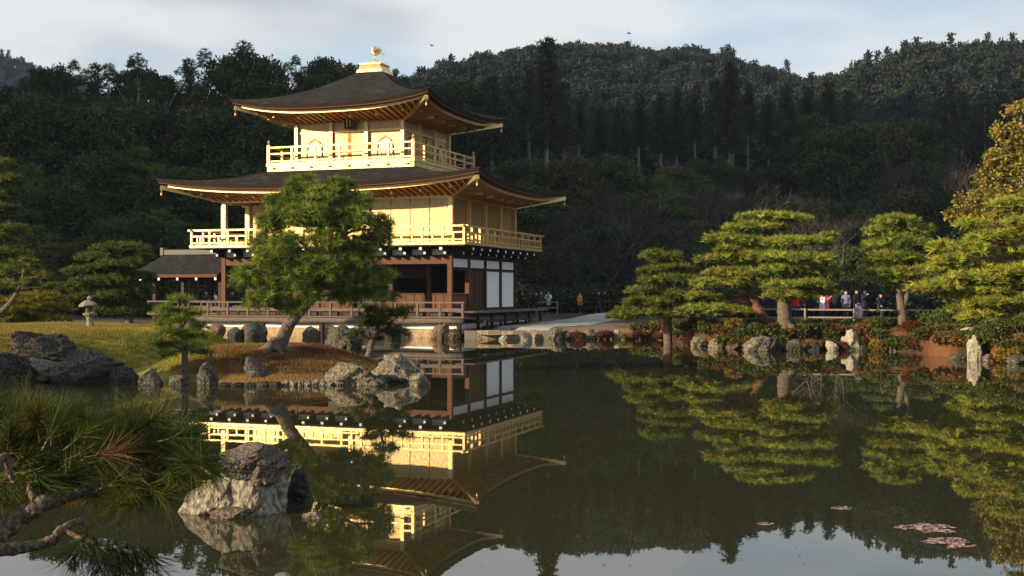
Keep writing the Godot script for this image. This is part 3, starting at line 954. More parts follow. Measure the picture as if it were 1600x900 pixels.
func make_pavilion() -> void:
	var house := thing("golden_pavilion", "three-storey gilded pavilion with dark curved shingle roofs standing at the edge of the pond", "pavilion", HOUSE_AT, HOUSE_TURN)
	var wall := corners(-W, 0, -D, 0)
	# --- footing
	bpart("stone_base", M.stone_base, house, -W - 1.0, 0.9, -1.0, 0.42, -D - 0.6, 0.98)
	bpart("plaster_band", M.white, house, -W - 0.9, 0.8, 0.424, 0.64, -D - 0.5, 0.93)
	var sill := Geo.new()
	var pts := []
	var rad := []
	for i in 15:
		pts.append(Vector3(lerpf(-W - 1.35, 1.15, i / 14.0), 0.79 + 0.012 * sin(i * 2.1), 1.2))
		rad.append(0.145 + 0.012 * sin(i * 1.3))
	sill.tube(pts, rad, 10)
	part("sill_log", sill, M.grey_wood, house, true)
	for i in 5:
		var x := -W - 1.0 + i * (W + 1.9) / 4.0
		bpart("pile", M.dark_wood, house, x - 0.09, x + 0.09, -0.8, 0.66, 1.05, 1.23)
	bpart("deck", M.grey_wood, house, -W - 1.3, 1.2, 0.935, 1.0, -D - 1.2, 1.32)
	# low rail along the front of the deck
	for h in [[1.66, 0.075, 0.07], [1.31, 0.16, 0.05]]:
		bpart("deck_rail", M.grey_wood, house, -W - 1.32, 1.2, h[0] - h[1] / 2, h[0] + h[1] / 2, 1.22 - h[2] / 2, 1.22 + h[2] / 2)
	for i in 14:
		var x := 1.12 - i * 1.14
		if x < -W - 1.4: break
		bpart("deck_rail_post", M.grey_wood, house, x - 0.05, x + 0.05, 1.0, 1.62, 1.165, 1.275)
	for i in 14:
		var x := 0.55 - i * 1.14
		bpart("deck_rail_block", M.dark_wood, house, x - 0.06, x + 0.06, 1.0, 1.22, 1.18, 1.26)
	# side step: two broad planks along the right
	bpart("side_plank", M.grey_wood, house, 0.3, 1.55, 1.16, 1.24, -D - 1.3, 0.7)
	bpart("side_plank", M.dark_wood, house, 1.3, 2.0, 0.74, 0.82, -D + 2.6, 0.5)
	for i in 6:
		bpart("plank_leg", M.dark_wood, house, 1.3, 1.42, 0.3, 1.16, -0.2 - i * 1.9, -0.08 - i * 1.9)
		if i < 4: bpart("plank_leg", M.dark_wood, house, 1.8, 1.9, 0.3, 0.74, -0.1 - i * 1.9, 0.0 - i * 1.9)
	# --- first storey
	bpart("floor", M.brown_wood, house, -W, 0.1, 1.0, 1.26, -D - 0.1, 0.1)
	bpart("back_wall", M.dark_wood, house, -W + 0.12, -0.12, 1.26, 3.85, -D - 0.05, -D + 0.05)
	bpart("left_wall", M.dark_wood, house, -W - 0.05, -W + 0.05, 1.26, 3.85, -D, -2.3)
	for i in 4:
		var x := -i * W / 3.0
		bpart("column", M.red_wood, house, x - 0.11, x + 0.11, 1.0 if i else 1.0, 4.24, -0.11, 0.11)
	for i in 7:
		var x := -i * W / 6.0
		if i > 0: bpart("inner_column", M.red_wood, house, x - 0.10, x + 0.10, 1.26, 3.84, -2.38, -2.18)
	var bays := 4
	for i in range(1, 5):
		var z := -D * i / bays
		bpart("column", M.dark_wood if i > 1 else M.red_wood, house, -0.11, 0.11, 1.0, 4.24, z - 0.11, z + 0.11)
	bpart("front_beam", M.red_wood, house, -W + 0.112, -0.112, 3.50, 3.84, -0.08, 0.08)
	bpart("front_tie", M.dark_wood, house, -W + 0.112, -0.112, 3.845, 3.90, -0.07, 0.07)
	bpart("inner_beam", M.brown_wood, house, -W + 0.1, -0.1, 3.45, 3.6, -2.33, -2.23)
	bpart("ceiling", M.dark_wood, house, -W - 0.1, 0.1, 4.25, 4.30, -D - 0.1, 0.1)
	# inner front: low panels, boards above some bays, the rest open and dark
	for i in 6:
		var x0 := -(i + 1) * W / 6.0 + 0.11
		var x1 := -i * W / 6.0 - 0.11
		if i in [0, 1, 3, 4]:
			var low := bpart("low_panel", M.red_wood, house, x0, x1, 1.265, 2.02, -2.31, -2.25)
			bpart("panel_rail", M.brown_wood, low, x0, x1, 2.022, 2.10, -2.325, -2.235)
			for k in 4:
				bpart("batten", M.brown_wood, low, lerpf(x0, x1, (k + 0.5) / 4.0) - 0.02, lerpf(x0, x1, (k + 0.5) / 4.0) + 0.02, 1.27, 2.02, -2.248, -2.235)
		if i in [2, 3]:
			for k in 4:
				bpart("board_shutter", M.brown_wood, house, lerpf(x0, x1, k / 4.0) + 0.015, lerpf(x0, x1, (k + 1) / 4.0) - 0.015, 1.27 if i == 2 else 2.12, 3.44, -2.31 - 0.02 * (k % 2), -2.26 - 0.02 * (k % 2))
		if i in [1, 4]:
			bpart("board_shutter", M.brown_wood, house, x0, x1, 2.85, 3.44, -2.30, -2.26)
	# right side: white upper panels, a board door, two big white panels
	for i in 4:
		var z1 := -D * i / 4.0 - 0.115
		var z0 := -D * (i + 1) / 4.0 + 0.115
		bpart("upper_panel", M.white, house, -0.03, 0.03, 3.36, 3.76, z0, z1)
		bpart("head_beam", M.dark_wood, house, -0.08, 0.08, 3.22, 3.355, z0, z1)
		bpart("top_beam", M.dark_wood, house, -0.08, 0.08, 3.765, 3.9, z0, z1)
		bpart("sill_beam", M.dark_wood, house, -0.09, 0.09, 1.262, 1.36, z0, z1)
		if i == 1:
			for k in 6:
				bpart("door_board", M.brown_wood, house, -0.02, 0.03 + 0.012 * (k % 2), 1.365, 3.215, lerpf(z0, z1, k / 6.0) + 0.01, lerpf(z0, z1, (k + 1) / 6.0) - 0.01)
		if i >= 2:
			var p := bpart("white_panel", M.paper, house, -0.02, 0.03, 1.365, 3.215, z0, z1)
			for k in range(1, 8):
				var z := lerpf(z0, z1, k / 8.0)
				bpart("panel_batten", M.white, p, 0.03, 0.042, 1.37, 3.21, z - 0.012, z + 0.012)
		if i == 0:
			var p := bpart("low_panel", M.red_wood, house, -0.03, 0.03, 1.365, 2.0, z0, z1)
			bpart("panel_rail", M.brown_wood, p, -0.045, 0.045, 2.002, 2.08, z0, z1)
	# white plaster between the brackets under the balcony, and the brackets with their pale ends
	for i in 12:
		var x1 := -i * W / 12.0 - 0.1
		var x0 := -(i + 1) * W / 12.0 + 0.1
		bpart("frieze_panel", M.white, house, x0, x1, 3.93, 4.2, -0.03, 0.03)
	for i in 13:
		var x := -i * W / 12.0
		var b := bpart("bracket", M.dark_wood, house, x - 0.075, x + 0.075, 4.12, 4.30, 0.115, 1.16)
		bpart("bracket_arm", M.dark_wood, b, x - 0.06, x + 0.06, 3.93, 4.115, 0.115, 0.66)
		bpart("bracket_cap", M.white, b, x - 0.07, x + 0.07, 4.13, 4.24, 1.162, 1.19)
		bpart("bracket_cap", M.white, b, x - 0.055, x + 0.055, 3.95, 4.05, 0.662, 0.69)
	for i in 9:
		var z := -i * D / 8.0
		var b := bpart("bracket", M.dark_wood, house, 0.115, 1.16, 4.12, 4.30, z - 0.075, z + 0.075)
		bpart("bracket_arm", M.dark_wood, b, 0.115, 0.66, 3.93, 4.115, z - 0.06, z + 0.06)
		bpart("bracket_cap", M.white, b, 1.162, 1.19, 4.13, 4.24, z - 0.07, z + 0.07)
		bpart("bracket_cap", M.white, b, 0.662, 0.69, 3.95, 4.05, z - 0.055, z + 0.055)
	# --- second storey
	var b2 := 1.25
	bpart("balcony_underside", M.dark_wood, house, -W - b2 + 0.06, b2 - 0.06, 4.305, 4.36, -D - b2 + 0.06, b2 - 0.06)
	bpart("balcony_floor", M.gold, house, -W - b2, b2, 4.365, 4.50, -D - b2, b2)
	railing(house, grown(wall, b2 - 0.09), 4.50, [[0.74, 0.085], [0.44, 0.075], [0.1, 0.07]], 0.74, 1.05, M.gold, false, 0.42)
	for i in 5:
		var z := -D * i / 4.0
		bpart("gilded_column", M.gold, house, -0.06, 0.14, 4.505, 6.80, z - 0.10, z + 0.10)
		bpart("gilded_column", M.gold, house, -W - 0.12, -W + 0.12, 4.505, 6.80, z - 0.12, z + 0.12)
	for x in [-5.2, -8.8]:
		bpart("gilded_column", M.gold, house, x - 0.12, x + 0.12, 4.505, 6.80, -0.12, 0.12)
	for i in 5:
		var x0 := -(i + 1) * 1.016
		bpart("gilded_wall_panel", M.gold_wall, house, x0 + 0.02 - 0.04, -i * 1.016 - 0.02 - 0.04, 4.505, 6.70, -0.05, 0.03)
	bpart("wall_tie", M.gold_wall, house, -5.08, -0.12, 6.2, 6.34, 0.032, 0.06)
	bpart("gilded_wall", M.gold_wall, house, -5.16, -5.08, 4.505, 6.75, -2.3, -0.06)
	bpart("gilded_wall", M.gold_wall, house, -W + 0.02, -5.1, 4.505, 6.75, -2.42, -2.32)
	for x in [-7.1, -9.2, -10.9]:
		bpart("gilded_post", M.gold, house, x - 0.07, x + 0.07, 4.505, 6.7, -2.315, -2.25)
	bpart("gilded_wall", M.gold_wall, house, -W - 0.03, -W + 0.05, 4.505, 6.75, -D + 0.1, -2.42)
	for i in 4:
		bpart("gilded_side_panel", M.painted_shade_gold, house, -0.10, -0.04, 4.505, 6.75, -D * (i + 1) / 4.0 + 0.13, -D * i / 4.0 - 0.13)
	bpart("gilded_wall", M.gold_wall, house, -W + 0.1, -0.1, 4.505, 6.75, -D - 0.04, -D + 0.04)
	var head := Geo.new()
	for k in 4:
		var a: Vector2 = wall[k]
		var b: Vector2 = wall[(k + 1) % 4]
		head.bar(Vector3(a.x, 6.74, a.y), Vector3(b.x, 6.74, b.y), 0.2 + 0.006 * (k % 2), 0.16 + 0.006 * (k % 2))
	part("wall_head", head, M.gold, house)
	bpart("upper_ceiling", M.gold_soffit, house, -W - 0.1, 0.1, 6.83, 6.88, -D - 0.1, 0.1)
	# --- third storey: its own small square
	var w3 := corners(-9.37, -3.38, -8.03, -2.0)
	var bal := grown(w3, 1.13)
	hip_roof(house, grown(wall, 2.42), grown(w3, 1.0), grown(wall, 0.1), 7.31, 8.32, 6.82, 0.47, 0.26)
	var x0: float = bal[0].x
	var x1: float = bal[1].x
	bpart("upper_balcony_skirt", M.gold, house, x0 + 0.04, x1 - 0.04, 7.9, 8.555, bal[2].y + 0.04, bal[0].y - 0.04)
	bpart("upper_balcony_floor", M.gold, house, x0, x1, 8.56, 8.72, bal[2].y, bal[0].y)
	for i in 8:
		var x := lerpf(x0 + 0.4, x1 - 0.4, i / 7.0)
		bpart("balcony_bracket", M.dark_gold, house, x - 0.07, x + 0.07, 8.42, 8.5, bal[0].y - 0.038, bal[0].y + 0.05)
	railing(house, grown(bal, -0.1), 8.72, [[0.80, 0.075], [0.48, 0.065], [0.1, 0.06]], 0.92, 1.35, M.gold, true)
	bpart("upper_wall", M.gold_wall, house, -9.30, -3.45, 8.725, 10.86, -7.96, -2.07)
	for i in 4:
		for q in [[-9.37 + i * 1.997, -2.0], [-9.37 + i * 1.997, -8.03]]:
			bpart("upper_column", M.gold, house, q[0] - 0.09, q[0] + 0.09, 8.725, 10.80, q[1] - 0.09, q[1] + 0.09)
		if i in [1, 2]:
			var z := -2.0 - i * 2.01
			bpart("upper_column", M.gold, house, -3.47, -3.29, 8.725, 10.80, z - 0.09, z + 0.09)
	bpart("upper_tie", M.gold, house, -9.28, -3.47, 10.28, 10.38, -2.065, -2.02)
	bpart("upper_tie", M.gold, house, -3.445, -3.41, 10.28, 10.38, -7.9, -2.1)
	var fr := func(x): return Transform3D(Basis(), Vector3(x, 8.86, -2.06))
	var rt := func(z): return Transform3D(Basis(Vector3.UP, PI / 2), Vector3(-3.44, 8.86, z))
	arched_window(house, fr.call(-8.37), 0.92, 1.2)
	arched_window(house, fr.call(-4.38), 0.92, 1.2)
	panel_door(house, fr.call(-6.86), 0.86, 1.38)
	panel_door(house, fr.call(-5.89), 0.86, 1.38)
	arched_window(house, rt.call(-3.0), 0.92, 1.2)
	arched_window(house, rt.call(-7.03), 0.92, 1.2)
	panel_door(house, rt.call(-4.54), 0.86, 1.38)
	panel_door(house, rt.call(-5.5), 0.86, 1.38)
	# name board under the eaves
	var tilt := Transform3D(Basis(Vector3.RIGHT, 0.28), Vector3(-6.25, 10.72, -1.72))
	var board := Geo.new()
	board.obox(tilt, Vector3(0.40, 0.56, 0.06))
	var nb := part("name_board", board, M.dark_wood, house)
	var edge := Geo.new()
	for s in [-1, 1]:
		edge.obox(tilt * Transform3D(Basis(), Vector3(0.22 * s, 0, 0.01)), Vector3(0.05, 0.62, 0.09))
		edge.obox(tilt * Transform3D(Basis(), Vector3(0, 0.30 * s, 0.012)), Vector3(0.38, 0.05, 0.08))
	part("board_frame", edge, M.red_wood, nb)
	var strokes := Geo.new()
	for s in [-1, 1]:
		strokes.obox(tilt * Transform3D(Basis(), Vector3(0.09 * s, 0.0, 0.035)), Vector3(0.05, 0.42, 0.012))
	part("lettering", strokes, M.gold, nb)
	var apex := corners(-6.375 - 0.62, -6.375 + 0.62, -5.015 - 0.62, -5.015 + 0.62)
	hip_roof(house, grown(w3, 2.45), apex, grown(w3, 0.08), 11.40, 13.8, 10.88, 0.46, 0.24)
	# --- pedestal and bird on the roof
	var c := Vector3(-6.375, 0, -5.015)
	var ped := Geo.new()
	for q in [[13.72, 0.74, 0.70, 13.9], [13.9, 0.66, 0.55, 14.16], [14.16, 0.60, 0.60, 14.24], [14.24, 0.26, 0.16, 14.44]]:
		var lo := corners(c.x - q[1], c.x + q[1], c.z - q[1], c.z + q[1])
		var hi := corners(c.x - q[2], c.x + q[2], c.z - q[2], c.z + q[2])
		for k in 4:
			var n := (k + 1) % 4
			ped.quad(Vector3(lo[k].x, q[0], lo[k].y), Vector3(hi[k].x, q[3], hi[k].y), Vector3(hi[n].x, q[3], hi[n].y), Vector3(lo[n].x, q[0], lo[n].y))
		ped.quad(Vector3(hi[0].x, q[3], hi[0].y), Vector3(hi[3].x, q[3], hi[3].y), Vector3(hi[2].x, q[3], hi[2].y), Vector3(hi[1].x, q[3], hi[1].y))
	part("roof_pedestal", ped, M.gold, house)
	var up := c + Vector3(0, 14.44, 0)
	var body := Geo.new()
	for s in [-0.05, 0.05]:
		body.tube([up + Vector3(0, 0, s), up + Vector3(0.02, 0.22, s), up + Vector3(-0.02, 0.42, s * 0.8)], [0.022, 0.02, 0.035], 6)
	body.tube([up + Vector3(0.28, 0.44, 0), up + Vector3(0.16, 0.46, 0), up + Vector3(0.0, 0.47, 0), up + Vector3(-0.12, 0.54, 0), up + Vector3(-0.17, 0.66, 0), up + Vector3(-0.15, 0.78, 0), up + Vector3(-0.16, 0.86, 0), up + Vector3(-0.20, 0.89, 0), up + Vector3(-0.28, 0.87, 0)], [0.03, 0.09, 0.13, 0.12, 0.065, 0.045, 0.06, 0.05, 0.012], 9)
	body.tube([up + Vector3(-0.14, 0.9, 0), up + Vector3(-0.11, 0.97, 0), up + Vector3(-0.07, 0.98, 0)], [0.03, 0.02, 0.008], 5)
	var bird := part("bird_finial", body, M.gold, house, true)
	for s in [-1.0, 1.0]:
		var wing := Geo.new()
		for k in 5:
			var f := k / 4.0
			wing.tube([up + Vector3(0.02 + 0.05 * f, 0.52, 0.09 * s), up + Vector3(0.10 + 0.14 * f, 0.74 - 0.1 * f, 0.24 * s), up + Vector3(0.16 + 0.26 * f, 0.98 - 0.26 * f, 0.32 * s)], [0.045, 0.035, 0.01], 5)
		part("wing", wing, M.dark_gold, bird)
	var tail := Geo.new()
	for k in 5:
		var f := (k - 2) * 0.05
		tail.tube([up + Vector3(0.24, 0.45, f * 0.5), up + Vector3(0.42, 0.52 + absf(f) * 0.4, f * 1.5), up + Vector3(0.55, 0.44, f * 2.5), up + Vector3(0.60, 0.32 - absf(f), f * 3.0)], [0.02, 0.016, 0.013, 0.006], 4)
	part("tail", tail, M.gold, bird)
	bird.transform = Transform3D(Basis.from_scale(Vector3.ONE * 0.8), up * 0.2)

func make_annex() -> void:
	var o := thing("fishing_pavilion", "small open wooden annex with shingle gable roof and grey ridge, left of the gilded pavilion", "annex", HOUSE_AT, HOUSE_TURN)
	var xl := -18.3
	var xr := -13.75
	var zf := -1.3
	var zb := -5.3
	var zm := -3.3
	var ye := 3.08
	var yr := 4.25
	var roof := Geo.new()
	var under := Geo.new()
	for s in [[zf, 1], [zb, -1]]:
		for i in 8:
			var f := i / 8.0
			var f2 := (i + 1) / 8.0
			var pr := func(f, u): return Vector3(lerpf(xl - 1.25 * (1.0 - f), xr + 0.1, u), lerpf(ye, yr, lerpf(f, f * f, 0.4)), lerpf(s[0], zm, f))
			for k in 6:
				roof.quad(pr.call(f, k / 6.0), pr.call(f2, k / 6.0), pr.call(f2, (k + 1) / 6.0), pr.call(f, (k + 1) / 6.0))
				under.quad(pr.call(f, k / 6.0) - Vector3(0, 0.16, 0), pr.call(f, (k + 1) / 6.0) - Vector3(0, 0.16, 0), pr.call(f2, (k + 1) / 6.0) - Vector3(0, 0.16, 0), pr.call(f2, k / 6.0) - Vector3(0, 0.16, 0))
	# the left end closes with a short hip
	for i in 8:
		var f := i / 8.0
		var f2 := (i + 1) / 8.0
		var y := lerpf(ye, yr, lerpf(f, f * f, 0.4))
		var y2 := lerpf(ye, yr, lerpf(f2, f2 * f2, 0.4))
		roof.quad(Vector3(xl - 1.25 * (1 - f), y, lerpf(zb, zm, f)), Vector3(xl - 1.25 * (1 - f2), y2, lerpf(zb, zm, f2)), Vector3(xl - 1.25 * (1 - f2), y2, lerpf(zf, zm, f2)), Vector3(xl - 1.25 * (1 - f), y, lerpf(zf, zm, f)))
	var r := part("roof", roof, M.thatch, o, true)
	part("soffit", under, M.dark_wood, r)
	var eave := Geo.new()
	eave.box(Vector3(xl - 1.28, ye - 0.15, zf - 0.02), Vector3(xr + 0.1, ye + 0.012, zf + 0.05))
	eave.box(Vector3(xl - 1.28, ye - 0.15, zb), Vector3(xl - 1.22, ye + 0.01, zf - 0.03))
	part("eave_board", eave, M.red_edge, r)
	bpart("gable_board", M.brown_wood, r, xr + 0.02, xr + 0.12, ye - 0.1, yr - 0.5, zb + 0.5, zf - 0.6)
	var ridge := Geo.new()
	ridge.box(Vector3(xl - 0.05, yr - 0.05, zm - 0.16), Vector3(xr + 0.1, yr + 0.22, zm + 0.16))
	ridge.box(Vector3(xl - 0.16, yr - 0.08, zm - 0.2), Vector3(xl + 0.04, yr + 0.34, zm + 0.2))
	part("ridge_cap", ridge, M.ridge, r)
	for i in 6:
		var x := lerpf(xl - 1.2, xr + 0.05, i / 5.0)
		var a := bpart("rafter_end", M.dark_wood, r, x - 0.06, x + 0.06, ye - 0.30, ye - 0.155, zf - 0.8, zf + 0.1)
		bpart("rafter_cap", M.white, a, x - 0.065, x + 0.065, ye - 0.30, ye - 0.165, zf + 0.102, zf + 0.13)
	for q in [[xl + 0.3, zf - 0.7], [xl + 2.1, zf - 0.7], [xr - 0.15, zf - 0.7], [xl + 0.3, zb + 0.6], [xl + 2.1, zb + 0.6], [xr - 0.15, zb + 0.6]]:
		bpart("column", M.brown_wood, o, q[0] - 0.09, q[0] + 0.09, -0.8, ye - 0.02, q[1] - 0.09, q[1] + 0.09)
	bpart("beam", M.brown_wood, o, xl + 0.2, xr, ye - 0.28, ye - 0.12, zf - 0.77, zf - 0.63)
	bpart("deck", M.grey_wood, o, xl, xr + 0.05, 0.94, 1.06, zb + 0.3, zf - 0.4)
	for y in [1.66, 1.36]:
		bpart("rail", M.grey_wood, o, xl, xr, y - 0.04, y + 0.04, zf - 0.5, zf - 0.43)
		bpart("rail", M.grey_wood, o, xl, xr, y - 0.04, y + 0.04, zb + 0.4, zb + 0.47)
	for i in 5:
		var x := lerpf(xl + 0.06, xr - 0.06, i / 4.0)
		bpart("rail_post", M.grey_wood, o, x - 0.04, x + 0.04, 1.06, 1.62, zf - 0.51, zf - 0.42)

func make_lantern() -> void:
	var d := 37.0
	var p := at(141, 516, d)
	p.y = ground_at(p.x, d) - 0.04
	var o := thing("stone_lantern", "weathered stone garden lantern with a mushroom cap on the left lawn of the islet", "lantern", p)
	for q in [["foot", [Vector2(0.26, 0), Vector2(0.24, 0.07), Vector2(0.15, 0.1)], 8, 0.3], ["post", [Vector2(0.135, 0.08), Vector2(0.10, 0.24), Vector2(0.125, 0.38)], 8, 0.0], ["platform", [Vector2(0.12, 0.37), Vector2(0.20, 0.43), Vector2(0.21, 0.48), Vector2(0.11, 0.5)], 8, 0.2], ["cap", [Vector2(0.10, 0.70), Vector2(0.265, 0.69), Vector2(0.275, 0.73), Vector2(0.16, 0.83), Vector2(0.06, 0.87)], 6, 0.4], ["finial", [Vector2(0.055, 0.86), Vector2(0.085, 0.92), Vector2(0.05, 0.985), Vector2(0.0, 1.0)], 8, 0.0]]:
		var g := Geo.new()
		g.lathe(Vector3.ZERO, q[1], q[2])
		part(q[0], g, M.lantern, o).rotation = Vector3(0.0, q[3], 0.09 if q[0] == "cap" else 0.02)
	var g2 := Geo.new()
	for a in 4:
		var t := Transform3D(Basis(Vector3.UP, PI / 2 * a + 0.5), Vector3.ZERO)
		g2.obox(t * Transform3D(Basis(), Vector3(0.085, 0.595, 0.085)), Vector3(0.055, 0.2, 0.055))
	g2.box(Vector3(-0.1, 0.49, -0.1), Vector3(0.1, 0.52, 0.1))
	g2.box(Vector3(-0.1, 0.67, -0.1), Vector3(0.1, 0.71, 0.1))
	part("lamp_box", g2, M.lantern, o)


# ---------------------------------------------------------------- people
func nets(bones: Array, cell: float, k: float) -> Geo:
	var lo := Vector3.ONE * 1e9
	var hi := -lo
	for b in bones:
		var r := maxf(b[2], b[3]) + cell * 2.0
		lo = lo.min((b[0] as Vector3) - Vector3.ONE * r).min((b[1] as Vector3) - Vector3.ONE * r)
		hi = hi.max((b[0] as Vector3) + Vector3.ONE * r).max((b[1] as Vector3) + Vector3.ONE * r)
	var n := Vector3i(((hi - lo) / cell).ceil()) + Vector3i.ONE
	var f := PackedFloat32Array()
	f.resize(n.x * n.y * n.z)
	f.fill(1.0)
	for b in bones:
		var a: Vector3 = b[0]
		var ab: Vector3 = b[1] - a
		var l2 := maxf(ab.length_squared(), 1e-9)
		var ra: float = b[2]
		var rb: float = b[3]
		var r := maxf(ra, rb) + k + cell
		var p0 := Vector3i(((a.min(b[1]) - Vector3.ONE * r - lo) / cell).floor()).max(Vector3i.ZERO)
		var p1 := Vector3i(((a.max(b[1]) + Vector3.ONE * r - lo) / cell).ceil()).min(n - Vector3i.ONE)
		for z in range(p0.z, p1.z + 1):
			for y in range(p0.y, p1.y + 1):
				var row := (z * n.y + y) * n.x
				for x in range(p0.x, p1.x + 1):
					var p := lo + Vector3(x, y, z) * cell - a
					var t := clampf(p.dot(ab) / l2, 0.0, 1.0)
					var dist := (p - ab * t).length() - lerpf(ra, rb, t)
					var old := f[row + x]
					var h := maxf(k - absf(old - dist), 0.0) / k
					f[row + x] = minf(old, dist) - h * h * k * 0.25
	var at_ := {}
	var g := Geo.new()
	var st := [1, n.x, n.x * n.y]
	for z in n.z - 1:
		for y in n.y - 1:
			for x in n.x - 1:
				var i0 := (z * n.y + y) * n.x + x
				var sum := Vector3.ZERO
				var cnt := 0
				var inside := 0
				for c in 8:
					if f[i0 + (c & 1) * st[0] + ((c >> 1) & 1) * st[1] + ((c >> 2) & 1) * st[2]] < 0.0: inside += 1
				if inside == 0 or inside == 8: continue
				for axis in 3:
					for c in 4:
						var o := Vector3i.ZERO
						var q := (axis + 1) % 3
						var w := (axis + 2) % 3
						o[q] = c & 1
						o[w] = c >> 1
						var i1: int = i0 + o.x * st[0] + o.y * st[1] + o.z * st[2]
						var va := f[i1]
						var vb: float = f[i1 + st[axis]]
						if (va < 0.0) != (vb < 0.0):
							var p := Vector3(o)
							p[axis] += va / (va - vb)
							sum += p
							cnt += 1
				at_[i0] = lo + (Vector3(x, y, z) + sum / cnt) * cell
	for i0: int in at_:
		for axis in 3:
			var va := f[i0]
			var vb: float = f[i0 + st[axis]]
			if (va < 0.0) == (vb < 0.0): continue
			var q: int = st[(axis + 1) % 3]
			var w: int = st[(axis + 2) % 3]
			if not (at_.has(i0 - q) and at_.has(i0 - w) and at_.has(i0 - q - w)): continue
			if va < 0.0: g.quad(at_[i0], at_[i0 - w], at_[i0 - q - w], at_[i0 - q])
			else: g.quad(at_[i0], at_[i0 - q], at_[i0 - q - w], at_[i0 - w])
	return g

var figures := []
func make_figures() -> void:
	for pose in 3:
		var B := func(a, b, ra, rb): return [a, b, ra, rb]
		var hip := Vector3(0, 0.90, 0)
		var chest := Vector3(0, 1.26, 0)
		var neck := Vector3(0, 1.44, 0.0)
		var head := Vector3(0, 1.565, 0.02)
		var body := [B.call(hip, Vector3(0, 1.05, 0), 0.125, 0.115), B.call(Vector3(-0.07, 1.24, 0), Vector3(0.07, 1.24, 0), 0.115, 0.115), B.call(Vector3(0, 1.05, 0), chest, 0.115, 0.12), B.call(neck - Vector3(0, 0.08, 0), head, 0.055, 0.05), B.call(head, head + Vector3(0, 0.055, -0.01), 0.078, 0.082), B.call(head + Vector3(0, -0.055, 0.03), head, 0.05, 0.07), B.call(head + Vector3(0, 0.01, 0.085), head + Vector3(0, -0.015, 0.1), 0.012, 0.016)]
		for s in [-1.0, 1.0]:
			body.append(B.call(head + Vector3(0.083 * s, 0.01, 0), head + Vector3(0.083 * s, -0.02, 0), 0.02, 0.014))
		var arms := []
		var legs := []
		var fingers := Geo.new()
		for s in [-1.0, 1.0]:
			var sh := Vector3(0.175 * s, 1.365, 0)
			var el := Vector3(0.225 * s, 1.10, -0.02)
			var wr := Vector3(0.21 * s, 0.87, 0.07)
			if pose == 1:
				el = Vector3(0.22 * s, 1.14, 0.10)
				wr = Vector3(0.07 * s, 1.36, 0.27)
			if pose == 2:
				el = Vector3(0.22 * s, 1.12, -0.10 * s)
				wr = Vector3(0.21 * s, 0.90, 0.10 - 0.14 * s)
			arms.append(B.call(sh, el, 0.052, 0.042))
			arms.append(B.call(el, wr, 0.041, 0.029))
			var dir := (wr - el).normalized()
			var palm := wr + dir * 0.085
			arms.append(B.call(wr, palm, 0.03, 0.034))
			for k in 4:
				var off := Vector3(0, 0, (k - 1.5) * 0.019)
				var L: float = [0.065, 0.08, 0.075, 0.058][k]
				fingers.tube([palm + off, palm + off + dir * L * 0.55 + Vector3(-0.006 * s, 0, 0), palm + off + dir * L + Vector3(-0.022 * s, 0, 0)], [0.0095, 0.009, 0.007], 5)
			fingers.tube([wr + dir * 0.03 + Vector3(0, 0, 0.02), wr + dir * 0.06 + Vector3(-0.01 * s, 0, 0.05), wr + dir * 0.095 + Vector3(-0.015 * s, 0, 0.06)], [0.011, 0.010, 0.008], 5)
			var hp := Vector3(0.085 * s, 0.88, 0)
			var kn := Vector3(0.095 * s, 0.48, 0.02)
			var an := Vector3(0.10 * s, 0.08, -0.02)
			if pose == 2:
				kn = Vector3(0.095 * s, 0.49, 0.10 * s + 0.05)
				an = Vector3(0.10 * s, 0.09, 0.2 * s - 0.04)
			legs.append(B.call(hp, kn, 0.085, 0.058))
			legs.append(B.call(kn, an, 0.056, 0.038))
			legs.append(B.call(an + Vector3(0, -0.03, -0.03), an + Vector3(0, -0.045, 0.14), 0.04, 0.033))
		var fat := func(list, by): return list.map(func(b): return [b[0], b[1], b[2] + by, b[3] + by])
		var skin := nets(body + arms + legs, 0.028, 0.05)
		skin.v.append_array(fingers.v)
		var coat_bones: Array = fat.call([body[0], body[1], body[2]], 0.03)
		for i in arms.size():
			if i % 3 < 2: coat_bones.append([arms[i][0], arms[i][1], arms[i][2] + 0.022, arms[i][3] + 0.02])
		coat_bones.append([Vector3(-0.06, 0.74, 0.0), Vector3(-0.05, 1.0, 0), 0.145, 0.12])
		coat_bones.append([Vector3(0.06, 0.74, 0.0), Vector3(0.05, 1.0, 0), 0.145, 0.12])
		coat_bones.append([Vector3(-0.04, 1.42, -0.01), Vector3(0.04, 1.42, -0.01), 0.075, 0.075])
		var hair := [[head + Vector3(0, 0.045, -0.028), head + Vector3(0, 0.065, -0.012), 0.088, 0.086]]
		if pose != 1: hair.append([head + Vector3(0, 0.0, -0.05), head + Vector3(0, -0.09, -0.045), 0.07, 0.055])
		var leg_bones: Array = fat.call(legs.filter(func(b): return b[2] > 0.05), 0.016)
		figures.append({"body": skin.mesh(true), "coat": nets(coat_bones, 0.03, 0.05).mesh(true), "trousers": nets(leg_bones, 0.03, 0.03).mesh(true), "hair": nets(hair, 0.026, 0.03).mesh(true)})

func person(label: String, px: float, d: float, height: float, turn: float, pose: int, coat: String, group := "") -> void:
	var p := at(px, 458, d)
	p.y = ground_at(p.x, d) - 0.01
	var o := thing("person", label, "person", p, turn, group)
	o.scale = Vector3.ONE * height / 1.72
	var f: Dictionary = figures[pose]
	obj("body", f.body, M.skin, o)
	obj("coat", f.coat, M[coat], o)
	obj("trousers", f.trousers, M.trouser_blue if rng.randf() < 0.3 else M.trouser_dark, o)
	obj("hair", f.hair, M.hair_black, o)

